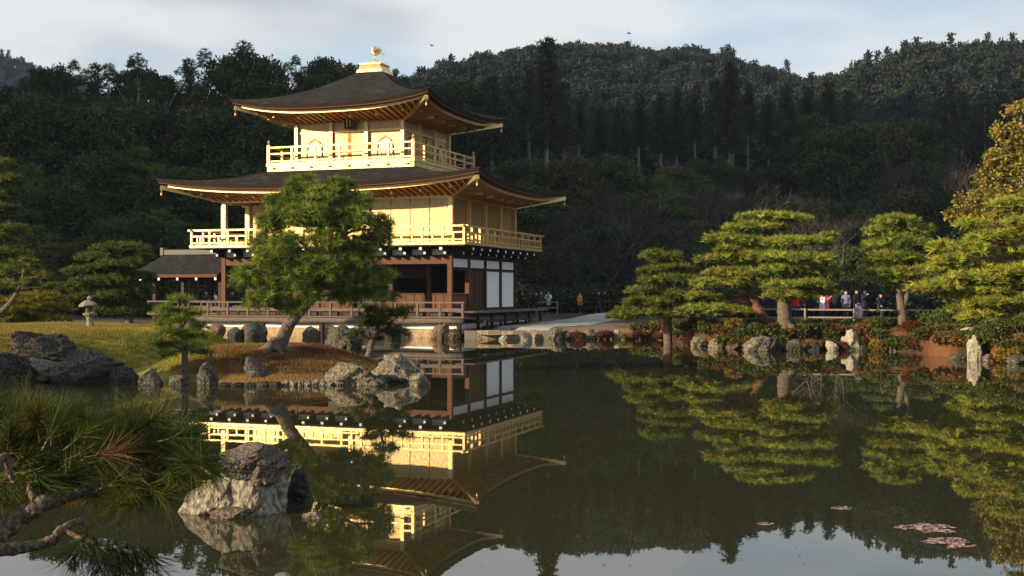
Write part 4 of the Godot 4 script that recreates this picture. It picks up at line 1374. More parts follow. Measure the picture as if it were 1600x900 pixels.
func make_people() -> void:
	make_figures()
	# the crowd behind the rail fence on the right
	var named := {2: ["coat_red", "person in a bright red coat just right of the thick pine trunk"], 8: ["coat_pink", "person in a bright pink coat in the crowd behind the rail fence"], 10: ["coat_white", "person in a white top in the crowd behind the rail fence"], 14: ["coat_lilac", "person in a dull lilac jacket in the crowd left of the forked pine"], 6: ["coat_brown", "person in a brown coat in the crowd left of the pink coat"]}
	var dark := 0
	for i in 30:
		var px := 1192.0 + i * 9.3 + rnd(-8, 8)
		if i == 2: px = 1242
		if i == 8: px = 1291
		var coat: String = ["coat_black", "coat_navy", "coat_black", "coat_grey"][i % 4]
		var label := ""
		if named.has(i):
			coat = named[i][0]
			label = named[i][1]
		else:
			dark += 1
			label = "person in a dark coat, %s dark coat from left behind the right rail fence" % nth(dark)
		person(label, px, 58.7 + 0.56 * ((px - 800.0) / F * 69.0 + 3.0) + (0.6 if named.has(i) else rnd(1.6, 6.0)), rnd(1.45, 1.8), rnd(-0.9, 0.9) if i % 3 else rnd(1.2, 1.9), [0, 1, 2][(i * 7 + i / 3) % 3], coat, "crowd behind the right rail fence")
	person("child in a pale pink coat standing in front of the rail fence", 1341, 52.0, 1.15, 0.4, 0, "coat_pale_pink")
	# visitors on the far path, between the pavilion and the pines
	var far := [[808, "coat_black", "person in black nearest the pavilion's white panels on the far path"], [818, "coat_navy", "person in navy second from the pavilion on the far path"], [825, "coat_white", "person in a long white coat on the far path by the pavilion"], [838, "coat_black", "person in black just right of the long white coat"], [846, "coat_grey", "person in grey standing beside the person in black on the far path"], [857, "coat_white", "person in a white jacket at the end of the short warm-lit rail"], [906, "coat_orange", "person in an orange jacket alone on the far path"], [935, "coat_black", "person in black left of the bare tree trunk on the far path"], [944, "coat_navy", "person in navy at the bare tree trunk on the far path"]]
	for i in far.size():
		person(far[i][2], far[i][0], 91.5 + (i % 3) * 0.8, 1.6 + 0.05 * (i % 3), rnd(-1.4, 1.4), (i * 2) % 3, far[i][1], "visitors on the far path")
	var left := [[322, "coat_grey", "person in grey seen through the annex, leftmost there"], [334, "coat_white", "person in white seen through the open annex"], [346, "coat_brown", "person in brown seen at the annex's right column"], [363, "coat_navy", "person in navy seen between the annex and the leaning pine"]]
	for i in left.size():
		person(left[i][2], left[i][0], 77.0, 1.65, rnd(-0.6, 0.6), i % 3, left[i][1], "visitors behind the annex")

func fence(label: String, a: Vector2, b: Vector2, rails: Array, every: float, mat: Material) -> void:
	var ya := ground_at(a.x, a.y)
	var yb := ground_at(b.x, b.y)
	var o := thing("rail_fence", label, "fence", Vector3(a.x, ya, -a.y))
	var B := Vector3(b.x - a.x, yb - ya, -(b.y - a.y))
	var n := int(round(B.length() / every))
	for h in rails:
		for i in n:
			var g := Geo.new()
			var u := Vector3(0, h + rnd(-0.02, 0.02), 0)
			g.bar(B * (float(i) / n) + u, B * (float(i + 1) / n - 0.006) + u, 0.06, 0.065)
			part("rail", g, mat, o)
	for i in n + 1:
		var g := Geo.new()
		var p := B * (float(i) / n) + Vector3(0, 0, 0.07)
		g.tube([p - Vector3(0, 0.2, 0), p + Vector3(0, rails[0] + 0.06, 0)], [0.05, 0.045], 7)
		part("post", g, mat, o)


# ---------------------------------------------------------------- sky
func make_sky() -> PanoramaSkyMaterial:
	var w := 2048
	var h := 1024
	var n := FastNoiseLite.new()
	n.seed = 17
	n.frequency = 0.55
	n.fractal_octaves = 5
	var n2 := FastNoiseLite.new()
	n2.seed = 31
	n2.frequency = 0.16
	n2.fractal_octaves = 3
	var data := PackedFloat32Array()
	data.resize(w * h * 3)
	for j in h:
		var el := PI * (0.5 - (j + 0.5) / h)
		var y := sin(el)
		var r := cos(el)
		for i in w:
			var k := (j * w + i) * 3
			if y < -0.01:
				data[k] = 0.10; data[k + 1] = 0.10; data[k + 2] = 0.09
				continue
			var a := TAU * ((i + 0.5) / w - 0.5)
			var f := 1.0 / (maxf(y, 0.0) + 0.10)
			var x := sin(a) * r * f
			var z := -cos(a) * r * f
			var big := n2.get_noise_3d(x, z, 3.0)
			var c := n.get_noise_3d(x, z, 0.0)
			var cover := smoothstep(-0.26, 0.16, c + 0.8 * big + 0.24)
			var shade := smoothstep(-0.28, 0.30, n.get_noise_3d(x + 3.1, z + 1.7, 9.0) + 0.9 * n2.get_noise_3d(x, z, 40.0) + 0.08)
			var blue := Color(0.60, 0.72, 0.80).lerp(Color(0.24, 0.40, 0.64), smoothstep(0.05, 0.6, y))
			var cloud := Color(0.48, 0.525, 0.58).lerp(Color(0.82, 0.82, 0.82), shade)
			var s := blue.lerp(cloud, cover)
			data[k] = s.r; data[k + 1] = s.g; data[k + 2] = s.b
	var im := Image.create_from_data(w, h, false, Image.FORMAT_RGBF, data.to_byte_array())
	var m := PanoramaSkyMaterial.new()
	m.panorama = ImageTexture.create_from_image(im)
	return m


# ---------------------------------------------------------------- woods
var planted := []      # [kind label, row, px, node]

func make_tufts() -> void:
	tufts.fine = range(5).map(func(_k): return needle_tuft(30, 0.20, 0.0125, 0.3))
	tufts.tuft_right = range(5).map(func(_k): return needle_tuft(16, 0.25, 0.03, 0.3))
	tufts.tuft_mid = range(4).map(func(_k): return needle_tuft(9, 0.36, 0.055, 0.3))
	tufts.spray = range(4).map(func(_k): return needle_tuft(8, 0.55, 0.12, 0.0))
	tufts.leaf = range(4).map(func(_k): return leaf_tuft(8, 0.25, 0.30))
	tufts.leaf_small = range(4).map(func(_k): return leaf_tuft(9, 0.19, 0.20))
	tufts.leaf_tiny = range(4).map(func(_k): return leaf_tuft(7, 0.07, 0.07))
	tufts.canopy = range(4).map(func(_k): return leaf_tuft(6, 1.0, 0.8))

func grow(p: Dictionary, kind: String, row: String, px: float, d: float, top: float, wide := 1.0) -> void:
	var q := at(px, 458, d)
	q.y = ground_at(q.x, d) - 0.15
	var tall := EYE - (top - 458.0) / F * d - q.y
	if tall < 1.0: return
	var s: float = tall / p.h
	var o := plant(p, kind.replace(" ", "_").replace("-", "_"), q, Vector3(pow(s, 0.8) * wide, s, pow(s, 0.8) * wide), rnd(0, TAU))
	planted.append([kind, row, px, o])

func make_woods() -> void:
	var dk := [Color(0.040, 0.060, 0.018), Color(0.080, 0.102, 0.028)]
	var olive := [Color(0.070, 0.066, 0.024), Color(0.125, 0.105, 0.036)]
	var pineg := [Color(0.066, 0.100, 0.024), Color(0.130, 0.165, 0.034)]
	var cedars := [cedar_proto(17.0, 0.5, 2.7), cedar_proto(18.0, 0.45, 3.0), cedar_proto(16.0, 0.56, 2.4), cedar_proto(17.0, 0.15, 3.0)]
	var broads := [broad_proto(9.0, 3.8, dk, 0.25), broad_proto(9.0, 4.2, dk, 0.2), broad_proto(9.0, 3.6, olive, 0.22)]
	var pines := [padded_proto(9.0, 4.2, 8, 0.25, pineg, 60), padded_proto(9.0, 3.8, 7, 0.3, pineg, 60)]
	var talls := [padded_proto(17.0, 4.0, 8, 0.5, dk, 90, 0.85), padded_proto(17.0, 3.6, 7, 0.58, dk, 90, 0.8), padded_proto(16.0, 4.4, 9, 0.42, dk, 90, 0.9)]
	var bares := [bare_proto(9.0, 0.3), bare_proto(9.0, 0.42), bare_proto(8.0, 0.25)]
	var sky1 := [[-80.0, 118.0], [0.0, 130.0], [40.0, 128.0], [90.0, 102.0], [150.0, 104.0], [215.0, 95.0], [255.0, 118.0], [300.0, 88.0], [380.0, 76.0], [440.0, 106.0], [505.0, 88.0], [560.0, 112.0], [640.0, 132.0], [700.0, 140.0], [770.0, 120.0], [820.0, 112.0], [856.0, 62.0], [880.0, 130.0], [930.0, 165.0], [1000.0, 150.0], [1060.0, 138.0], [1100.0, 150.0], [1140.0, 100.0], [1180.0, 140.0], [1240.0, 135.0], [1320.0, 128.0], [1370.0, 190.0], [1440.0, 180.0], [1485.0, 138.0], [1540.0, 150.0], [1600.0, 120.0], [1700.0, 110.0]]
	var x := -70.0
	var i := 0
	while x < 1690.0:
		var d := rnd(138.0, 152.0) if x > 640 else rnd(112.0, 126.0)
		var top := lerp_table(sky1, x) + rnd(-4.0, 10.0)
		if x < 640.0:
			if i % 5 == 3: grow(cedars[3], "dark cedar", "skyline", x, d, top)
			elif i % 5 == 1: grow(broads[i % 2], "dark evergreen tree", "skyline", x, d, top, 0.8)
			else: grow(talls[i % 3], "tall dark pine", "skyline", x, d, top, 1.0)
		elif x < 765.0:
			grow(broads[i % 2] if i % 2 else cedars[3], "dark evergreen tree" if i % 2 else "dark cedar", "skyline", x, d, top)
		else:
			grow(cedars[i % 3], "tall dark cedar", "skyline", x, d, top, rnd(0.85, 1.15))
		x += rnd(24.0, 34.0)
		i += 1
	for q in [[856.0, 58.0, 130.0], [1140.0, 96.0, 134.0], [770.0, 118.0, 132.0], [1485.0, 132.0, 128.0], [380.0, 72.0, 110.0], [215.0, 92.0, 108.0]]:
		grow(talls[2] if q[0] < 700.0 else cedars[1], "tall dark pine" if q[0] < 700.0 else "tall dark cedar", "skyline", q[0], q[2], q[1], 1.0)
	# a second rank fills the tops on the left and right
	x = -60.0
	while x < 1690.0:
		var left := x < 640.0
		var d := rnd(102.0, 110.0) if left else rnd(122.0, 134.0)
		var top := rnd(150.0, 205.0) if left else rnd(238.0, 280.0)
		if x > 1260.0 and x < 1440.0: top = rnd(175.0, 215.0)
		if left and i % 4 == 0: grow(talls[i % 3], "tall dark pine", "upper", x, d, top)
		elif i % 3 == 0: grow(broads[2], "olive evergreen tree", "upper", x, d, top)
		else: grow(broads[i % 2], "dark evergreen tree", "upper", x, d, top)
		x += rnd(42.0, 60.0)
		i += 1
	x = -50.0
	while x < 1690.0:
		var left := x < 560.0
		var d := rnd(90.0, 97.0) if left else rnd(110.0, 117.0)
		var top := rnd(230.0, 285.0) if left else rnd(272.0, 325.0)
		if i % 3 == 1: grow(pines[i % 2], "spreading green pine", "middle", x, d, top, 1.1)
		elif i % 3 == 2 and x > 1200.0: grow(broads[2], "olive evergreen tree", "middle", x, d, top)
		else: grow(broads[i % 2], "dark evergreen tree", "middle", x, d, top)
		x += rnd(44.0, 62.0)
		i += 1
	x = -40.0
	while x < 1690.0:
		var left := x < 330.0
		var d := rnd(80.0, 85.0) if left else rnd(99.0, 105.0)
		var top := rnd(330.0, 385.0) if left else rnd(345.0, 400.0)
		if x > 330.0 and x < 760.0:
			x += 30.0
			continue
		if i % 2: grow(pines[i % 2], "spreading green pine", "foot", x, d, top, 1.2)
		else: grow(broads[i % 3], "dark evergreen tree" if i % 3 < 2 else "olive evergreen tree", "foot", x, d, top, 1.1)
		x += rnd(40.0, 58.0)
		i += 1
	for q in [[955.0, 288.0, 97.0], [905.0, 365.0, 98.0], [1025.0, 360.0, 98.0], [985.0, 390.0, 96.5], [1285.0, 335.0, 90.0], [1140.0, 310.0, 99.0], [1472.0, 235.0, 112.0], [870.0, 410.0, 97.0]]:
		grow(bares[i % 3], "bare grey tree", "bare", q[0], q[2], q[1], 1.15)
		i += 1
	# each one's own label: kind, where it grows, and its place along that row
	var rows := {"skyline": "on the skyline", "upper": "in the upper woods", "middle": "in the middle woods", "foot": "at the woods' foot", "bare": "in the dark woods"}
	planted.sort_custom(func(a, b): return a[2] < b[2])
	var count := {}
	for q in planted:
		var zone := "left of the pavilion" if q[2] < 365.0 else "behind the pavilion" if q[2] < 890.0 else "right of the pavilion"
		var key: String = q[0] + q[1] + zone
		count[key] = count.get(key, 0) + 1
		tag(q[3], "%s %s %s, %s from the left" % [q[0], rows[q[1]], zone, nth(count[key])], "tree", "trees of the dark woods")
	# far slopes: a canopy nobody could count
	var canopy := []
	for k in 3:
		var g := Geo.new()
		var c := [Color(0.021, 0.029, 0.019), Color(0.043, 0.051, 0.029)]
		if k < 2:
			for j in 7:
				var a := j * 2.4
				pad(g, Vector3(cos(a) * 1.5, 3.2 + 0.35 * j, sin(a) * 1.5) * (1.0 if j < 6 else 0.9), Vector3(1.9, 1.2, 1.9), 13, tufts.canopy, c, -0.4, 0.3)
		else:
			for j in 60:
				var t := rng.randf()
				var a := rnd(0, TAU)
				g.put(Transform3D(up_basis(Vector3(cos(a), 0.6, sin(a)), rnd(0.6, 1.1)), Vector3(cos(a) * 1.9 * (1 - t), 2.0 + t * 7.0, sin(a) * 1.9 * (1 - t))), tufts.canopy[j % 4], c[0])
		canopy.append(g.mesh())
	var lists := [[], [], []]
	var dd := 158.0
	while dd < 530.0:
		var gap := 5.2 if dd < 320.0 else 5.6
		if dd > 485.0: gap = 4.2
		var xx := -0.5 * dd - 20.0
		while xx < 0.5 * dd + 30.0:
			var px := xx + rnd(-2.2, 2.2)
			var pd := dd + rnd(-2.2, 2.2)
			if dd > 470.0: lists[rng.randi() % 2].append(Vector2(px, pd))
			else: lists[[0, 1, 0, 1, 2][rng.randi() % 5]].append(Vector2(px, pd))
			xx += gap
		dd += gap
	dd = 84.0                                   # the woods go on beyond both edges of the picture
	while dd < 158.0:
		for sgn in [-1.0, 1.0]:
			var xx := 0.47 * dd + 3.0
			while xx < 0.95 * dd + 20.0:
				lists[rng.randi() % 3].append(Vector2(sgn * (xx + rnd(-2.0, 2.0)), dd + rnd(-2.0, 2.0)))
				xx += 5.5
		dd += 5.5
	dd = 640.0
	while dd < 915.0:
		var xx := -0.55 * dd
		while xx < -0.22 * dd:
			lists[rng.randi() % 3].append(Vector2(xx + rnd(-4, 4), dd + rnd(-4, 4)))
			xx += 9.0
		dd += 9.0
	for k in 3:
		scatter("hill_forest", ["broad crowns covering the far wooded hills", "more broad crowns covering the far wooded hills", "pointed crowns scattered over the far wooded hills"][k], "forest", canopy[k], M.leaf_far, lists[k], 0.7, 1.2, -1.6)
	# undergrowth in the shade below the trees
	var bush := Geo.new()
	for j in 6:
		pad(bush, Vector3(rnd(-0.7, 0.7), rnd(0.2, 0.7), rnd(-0.7, 0.7)), Vector3(0.8, 0.5, 0.8), 22, tufts.leaf_small, [Color(0.034, 0.042, 0.016), Color(0.07, 0.075, 0.024)], -0.3, 0.3)
	var spots := []
	for k in 900:
		var px := rnd(-80.0, 1700.0)
		var d := rnd(77.0, 92.0) if px > 1150.0 else rnd(94.5, 101.0) if px > 780.0 else rnd(79.0, 90.0)
		spots.append(Vector2((px - 800.0) / F * d, d))
	scatter("undergrowth", "dark undergrowth along the foot of the woods", "undergrowth", bush.mesh(), M.leaf_far, spots, 0.8, 2.0, -0.2)

func make_ground_cover() -> void:
	var lists := [[], []]
	while lists[0].size() + lists[1].size() < 900:
		var d := rnd(36.0, 57.0)
		var x := rnd(2.5, 0.44 * d)
		var h := rise(x, d)
		if h > 0.06 and h < 0.72 and relief.get_noise_2d(x * 11.0, d * 11.0) > (-0.3 if x > 11.5 and x < 14.2 else -0.12): lists[1 if rng.randf() < 0.25 else 0].append(Vector2(x, d))
	for k in 2:
		var g := Geo.new()
		for j in 4:
			pad(g, Vector3(rnd(-0.14, 0.14), rnd(0.0, 0.08), rnd(-0.14, 0.14)), Vector3(0.14, 0.09, 0.14), 34, tufts.leaf_tiny, [[Color(0.045, 0.055, 0.014), Color(0.10, 0.10, 0.022)], [Color(0.06, 0.032, 0.014), Color(0.14, 0.075, 0.024)]][k], -0.2, 0.4)
		scatter("ground_cover", ["small green plants dotted over the right bank", "small rusty plants dotted over the right bank"][k], "ground cover", g.mesh(), M.shrub, lists[k], 0.6, 1.8, -0.02)

func scatter(called: String, label: String, category: String, mesh: Mesh, mat: Material, spots: Array, s0: float, s1: float, sink: float) -> void:
	var mm := MultiMesh.new()
	mm.transform_format = MultiMesh.TRANSFORM_3D
	mm.use_colors = true
	mm.mesh = mesh
	mm.instance_count = spots.size()
	for k in spots.size():
		var q: Vector2 = spots[k]
		var s := rnd(s0, s1)
		mm.set_instance_transform(k, Transform3D(Basis(Vector3.UP, rnd(0, TAU)) * Basis.from_scale(Vector3(s, s * rnd(0.8, 1.25), s)), Vector3(q.x, ground_at(q.x, q.y) + sink, -q.y)))
		var b := rnd(0.75, 1.25)
		mm.set_instance_color(k, Color(b * rnd(0.92, 1.15), b, b * rnd(0.85, 1.1)))
	var o := MultiMeshInstance3D.new()
	o.multimesh = mm
	o.material_override = mat
	o.name = numbered(called)
	add_child(o)
	tag(o, label, category, "", "stuff")


# ---------------------------------------------------------------- pines one can tell apart
func make_pines() -> void:
	var lit := [Color(0.14, 0.185, 0.032), Color(0.33, 0.355, 0.052), Color(0.30, 0.2, 0.04)]
	var yel := [Color(0.19, 0.23, 0.032), Color(0.42, 0.42, 0.052), Color(0.36, 0.25, 0.04)]
	var cool := [Color(0.105, 0.155, 0.032), Color(0.28, 0.31, 0.05)]
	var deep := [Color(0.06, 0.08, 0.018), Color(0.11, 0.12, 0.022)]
	var islet := {"bark": M.bark, "density": 400.0, "tufts": tufts.fine, "cols": cool, "low": -0.8, "lobes": 5, "roots": 3.2, "tall": 1.35, "lean": 0.35}
	pine("leaning pine with a full green crown on the islet, in front of the pavilion", 31.0,
		[[430, 543, 0, 0.20], [447, 515, 0, 0.165], [466, 489, 0, 0.155], [492, 458, 0, 0.13], [505, 420, 0, 0.11], [508, 380, 0, 0.085], [500, 335, 0, 0.06], [500, 298, 0, 0.03]],
		[[470, 293, 24, 13, 0.1], [528, 294, 26, 11, 0], [498, 308, 40, 15, 0.2], [448, 318, 30, 15, 0], [556, 318, 27, 14, 0], [428, 347, 28, 16, 0.2], [487, 340, 38, 16, 0.4], [548, 346, 36, 15, 0.2], [594, 352, 20, 14, 0], [412, 378, 22, 12, 0], [450, 380, 24, 13, 0.4], [512, 378, 32, 15, 0.4], [588, 374, 24, 12, -0.2], [557, 384, 24, 10, 0], [436, 408, 36, 15, 0.3], [505, 412, 38, 15, 0.3], [560, 403, 30, 12, 0], [402, 430, 34, 14, 0.2], [374, 441, 13, 9, 0], [458, 436, 36, 15, 0.4], [522, 438, 36, 13, 0], [568, 430, 28, 12, -0.3], [424, 461, 34, 13, 0.2], [486, 460, 22, 11, 0.3], [540, 465, 28, 9, -0.3], [398, 472, 17, 8, 0], [462, 481, 18, 8, 0.2], [584, 456, 22, 8, -0.3], [604, 432, 12, 8, -0.2]],
		islet)
	var small := islet.duplicate()
	small.merge({"density": 300.0, "roots": 2.5, "tall": 0.85, "low": -0.35, "lean": 0.5}, true)
	pine("small young pine on the left shore of the islet", 29.4, [[289, 571, 0, 0.085], [289, 548, 0, 0.07], [284, 522, 0, 0.055], [280, 492, 0, 0.04], [279, 468, 0, 0.02]],
		[[280, 470, 16, 8, 0], [261, 487, 19, 8, 0.1], [299, 490, 17, 8, -0.1], [280, 500, 26, 9, 0.2], [250, 507, 12, 6, 0], [310, 511, 14, 7, 0], [268, 522, 26, 9, 0.2], [300, 526, 20, 8, 0], [262, 540, 18, 6, 0.1], [314, 552, 14, 5, 0], [262, 554, 13, 5, 0.1], [291, 541, 13, 7, 0.2]], small)
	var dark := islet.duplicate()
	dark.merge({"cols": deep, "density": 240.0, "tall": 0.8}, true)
	pine("slim dark pine leaning at the right end of the islet below the deck", 33.0, [[572, 554, 0, 0.10], [582, 532, 0, 0.08], [592, 506, 0, 0.06], [596, 482, 0, 0.045], [599, 463, 0, 0.02]],
		[[600, 465, 24, 9, 0], [583, 484, 20, 8, 0.2], [616, 489, 20, 8, 0], [592, 500, 24, 8, 0.2], [558, 521, 14, 7, 0.1], [612, 519, 25, 8, 0], [634, 484, 12, 6, 0], [572, 508, 13, 6, 0], [590, 530, 12, 5, 0.1]], dark)
	# right bank
	var bank := {"bark": M.bark_red, "density": 190.0, "tufts": tufts.tuft_right, "cols": lit, "low": -0.25, "lobes": 5, "roots": 2.2, "deep": 0.9, "group": "pines on the right bank"}
	pine("red-barked pine bending left, with flat tiers of foliage, on the right bank", 48.6, [[1206, 516, 0, 0.24], [1192, 495, 0, 0.2], [1180, 474, 0, 0.18], [1174, 450, 0, 0.16], [1180, 420, 0, 0.13], [1190, 392, 0, 0.1], [1198, 362, 0, 0.06], [1200, 345, 0, 0.03]],
		[[1212, 342, 52, 7, 0], [1178, 357, 48, 8, 0.2], [1134, 377, 34, 8, 0.3], [1128, 393, 20, 6, 0.6], [1126, 408, 38, 9, 0.4], [1139, 426, 36, 8, 0.5], [1122, 445, 44, 8, 0.4], [1098, 466, 30, 7, 0.2], [1120, 487, 50, 9, 0.6], [1168, 402, 30, 8, 0.8], [1165, 436, 30, 8, 0.9], [1080, 488, 24, 7, 0.3], [1160, 380, 26, 7, 0.8]], bank)
	var grey := bank.duplicate()
	grey.bark = M.bark
	pine("thick grey-trunked pine with broad flat tiers, between the red-barked pine and the rail fence", 46.6, [[1229, 516, 0, 0.29], [1226, 492, 0, 0.27], [1226, 465, 0, 0.24], [1232, 430, 0, 0.2], [1240, 395, 0, 0.13], [1244, 372, 0, 0.05]],
		[[1240, 381, 54, 8, 0], [1238, 404, 60, 9, 0.2], [1262, 425, 44, 9, -0.3], [1210, 425, 30, 7, 0.5], [1246, 447, 56, 9, 0.1], [1228, 464, 40, 7, 0.4], [1290, 402, 16, 7, 0], [1292, 372, 16, 5, 0], [1282, 440, 18, 7, -0.2], [1275, 460, 28, 6, 0]], grey)
	var dim := bank.duplicate()
	dim.cols = [Color(0.10, 0.125, 0.022), Color(0.19, 0.195, 0.03)]
	dim.bark = M.bark
	pine("low pine with layered dark green tiers, leftmost on the right bank", 51.0, [[1046, 508, 0, 0.2], [1042, 480, 0, 0.17], [1046, 450, 0, 0.12], [1042, 425, 0, 0.08], [1038, 405, 0, 0.03]],
		[[1036, 404, 34, 8, 0], [1052, 421, 34, 7, 0], [1018, 426, 22, 6, 0.2], [1042, 440, 44, 8, 0.3], [1074, 436, 20, 6, 0], [1006, 456, 26, 7, 0.3], [1052, 461, 34, 7, 0.2], [1010, 473, 36, 8, 0.6], [998, 490, 42, 8, 0.7], [1056, 492, 44, 8, 0.5], [1082, 470, 22, 7, 0], [970, 496, 20, 5, 0.6]], dim)
	var round_ := bank.duplicate()
	round_.merge({"bark": M.bark, "low": -0.5, "deep": 1.0}, true)
	round_.erase("roots")
	pine("pine with a forked pale trunk and a rounded crown, right of the rail fence", 47.0, [[1414, 513, 0, 0.2], [1409, 488, 0, 0.17], [1405, 463, 0, 0.12], [1402, 435, 0, 0.1], [1400, 400, 0, 0.07], [1400, 356, 0, 0.03]],
		[[1400, 347, 36, 9, 0], [1373, 365, 24, 10, 0], [1426, 362, 26, 10, 0], [1396, 380, 34, 11, 0.4], [1440, 386, 18, 10, 0], [1361, 388, 16, 9, 0], [1370, 406, 24, 10, 0.2], [1410, 404, 28, 11, 0.4], [1376, 428, 24, 9, 0.3], [1410, 428, 26, 10, 0.3], [1436, 414, 20, 10, 0], [1392, 441, 20, 7, 0.2], [1358, 430, 12, 6, 0]], round_)
	var fork := Geo.new()
	var base := at(1409, 488, 47.0)
	fork.tube([base, at(1416, 466, 47.0), at(1420, 440, 47.0), at(1424, 410, 47.0)], [0.13, 0.11, 0.08, 0.04], 8)
	var forked: Node3D = get_child(get_child_count() - 1)
	var fk := part("forked_trunk", fork, M.bark, forked, true)
	fk.position = -forked.position
	var edge := bank.duplicate()
	edge.merge({"cols": yel, "density": 190.0}, true)
	pine("large pine with bright yellow-green tiers spreading over the water at the right edge", 41.0, [[1640, 555, 0, 0.3], [1632, 490, 0, 0.26], [1616, 440, 0, 0.22], [1606, 395, 0, 0.18], [1602, 350, 0, 0.12], [1600, 318, 0, 0.04]],
		[[1580, 322, 34, 10, 0], [1520, 352, 26, 9, 0], [1592, 356, 40, 11, 0.5], [1546, 374, 36, 11, 0.3], [1512, 392, 34, 12, 0.6], [1472, 388, 22, 9, 0], [1486, 410, 36, 11, 0.2], [1462, 424, 28, 8, 0], [1452, 449, 40, 8, 0.7], [1502, 437, 42, 10, 0.8], [1560, 428, 46, 11, 0.8], [1600, 402, 34, 12, 0], [1600, 444, 36, 12, 1.0], [1540, 456, 42, 9, 0.6], [1496, 464, 26, 7, 0.2], [1532, 476, 42, 9, 0.9], [1584, 474, 40, 11, 1.0], [1520, 496, 34, 8, 0.7], [1594, 504, 32, 10, 1.0], [1566, 512, 28, 8, 1.0], [1496, 486, 22, 8, 0.2]], edge)
	var gold_leaf := {"called": "broadleaf_tree", "bark": M.bark_far, "density": 60.0, "tufts": tufts.leaf_small, "cols": [Color(0.16, 0.14, 0.03), Color(0.32, 0.26, 0.05), Color(0.30, 0.2, 0.05)], "low": -0.5, "lobes": 4, "deep": 1.0}
	pine("tall broadleaf tree with sunlit olive-gold leaves at the upper right edge", 52.0, [[1622, 520, 0, 0.3], [1612, 420, 0, 0.24], [1600, 320, 0, 0.18], [1596, 220, 0, 0.1], [1596, 175, 0, 0.03]],
		[[1594, 172, 22, 14, 0], [1576, 216, 26, 18, 0], [1606, 208, 28, 20, 0], [1562, 250, 30, 18, 0.2], [1592, 268, 40, 22, 0.5], [1546, 282, 28, 17, 0], [1530, 312, 30, 17, 0], [1572, 312, 40, 20, 0.6], [1506, 338, 24, 13, 0], [1546, 344, 40, 15, 0.6], [1602, 325, 40, 20, 0], [1586, 240, 30, 18, 0], [1560, 200, 12, 9, 0], [1618, 260, 26, 24, 0]], gold_leaf)
	# left of the pavilion, half shaded
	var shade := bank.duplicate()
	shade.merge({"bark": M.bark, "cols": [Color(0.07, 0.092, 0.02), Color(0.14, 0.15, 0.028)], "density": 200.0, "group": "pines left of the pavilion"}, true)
	shade.erase("roots")
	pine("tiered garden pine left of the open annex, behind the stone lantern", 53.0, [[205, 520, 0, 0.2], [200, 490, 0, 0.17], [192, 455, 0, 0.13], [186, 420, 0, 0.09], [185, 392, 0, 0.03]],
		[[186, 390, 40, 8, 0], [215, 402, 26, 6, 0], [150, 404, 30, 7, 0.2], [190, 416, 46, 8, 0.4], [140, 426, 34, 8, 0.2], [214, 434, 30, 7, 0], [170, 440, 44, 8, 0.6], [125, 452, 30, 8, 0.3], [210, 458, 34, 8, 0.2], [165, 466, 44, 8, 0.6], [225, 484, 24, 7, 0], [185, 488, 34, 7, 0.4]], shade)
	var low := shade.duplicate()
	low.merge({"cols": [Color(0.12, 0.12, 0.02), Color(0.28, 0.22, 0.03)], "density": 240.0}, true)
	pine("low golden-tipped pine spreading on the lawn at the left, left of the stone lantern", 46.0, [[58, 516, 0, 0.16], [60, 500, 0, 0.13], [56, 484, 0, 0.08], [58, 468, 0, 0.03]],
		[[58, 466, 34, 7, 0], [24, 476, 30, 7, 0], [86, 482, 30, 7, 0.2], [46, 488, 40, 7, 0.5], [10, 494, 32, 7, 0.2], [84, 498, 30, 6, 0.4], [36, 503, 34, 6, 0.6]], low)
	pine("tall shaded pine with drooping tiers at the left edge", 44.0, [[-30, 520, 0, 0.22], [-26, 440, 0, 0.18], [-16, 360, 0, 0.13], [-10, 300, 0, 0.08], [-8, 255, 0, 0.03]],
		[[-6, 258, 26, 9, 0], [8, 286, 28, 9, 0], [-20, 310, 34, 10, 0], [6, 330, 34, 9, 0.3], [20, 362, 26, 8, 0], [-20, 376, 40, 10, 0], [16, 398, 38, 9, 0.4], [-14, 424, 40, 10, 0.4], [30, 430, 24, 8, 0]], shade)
	var young := {"bark": M.bark, "density": 60.0, "tufts": range(4).map(func(_k): return needle_tuft(26, 0.2, 0.011, 0.5)), "cols": [Color(0.10, 0.125, 0.022), Color(0.21, 0.20, 0.03), Color(0.22, 0.09, 0.03)], "low": -0.3, "lobes": 4, "deep": 1.0, "group": "pines left of the pavilion"}
	pine("bushy long-needled pine at the left edge, above the left lawn", 40.0, [[-40, 528, 0, 0.14], [-20, 500, 0, 0.12], [10, 480, 0, 0.09], [30, 450, 0, 0.06], [38, 420, 0, 0.03]],
		[[34, 414, 26, 14, 0], [8, 428, 28, 12, 0], [66, 432, 24, 11, 0], [30, 446, 34, 10, 0.2], [-10, 450, 26, 10, 0], [82, 452, 18, 8, 0]], young)
	# two more stand on the islet just outside the picture and shade its near shore
	pine("shade pine on the islet's near left shore, beyond the picture's edge", 25.8, [[-330, 600, 0, 0.16], [-325, 540, 0, 0.14], [-320, 480, 0, 0.1], [-318, 430, 0, 0.04]],
		[[-318, 410, 70, 22, 0], [-350, 450, 70, 22, 0], [-290, 455, 70, 22, 0], [-320, 490, 95, 22, 0], [-350, 530, 80, 20, 0.2], [-285, 530, 70, 20, 0], [-320, 560, 80, 18, 0]], shade)
	pine("low shade pine behind it on the islet, beyond the picture's edge", 27.6, [[-420, 570, 0, 0.12], [-420, 530, 0, 0.1], [-418, 490, 0, 0.04]],
		[[-418, 484, 60, 18, 0], [-450, 510, 60, 18, 0], [-390, 512, 60, 18, 0], [-420, 540, 70, 18, 0]], shade)
	# bushes and shrubs on the right bank, one by one
	var protos := {}
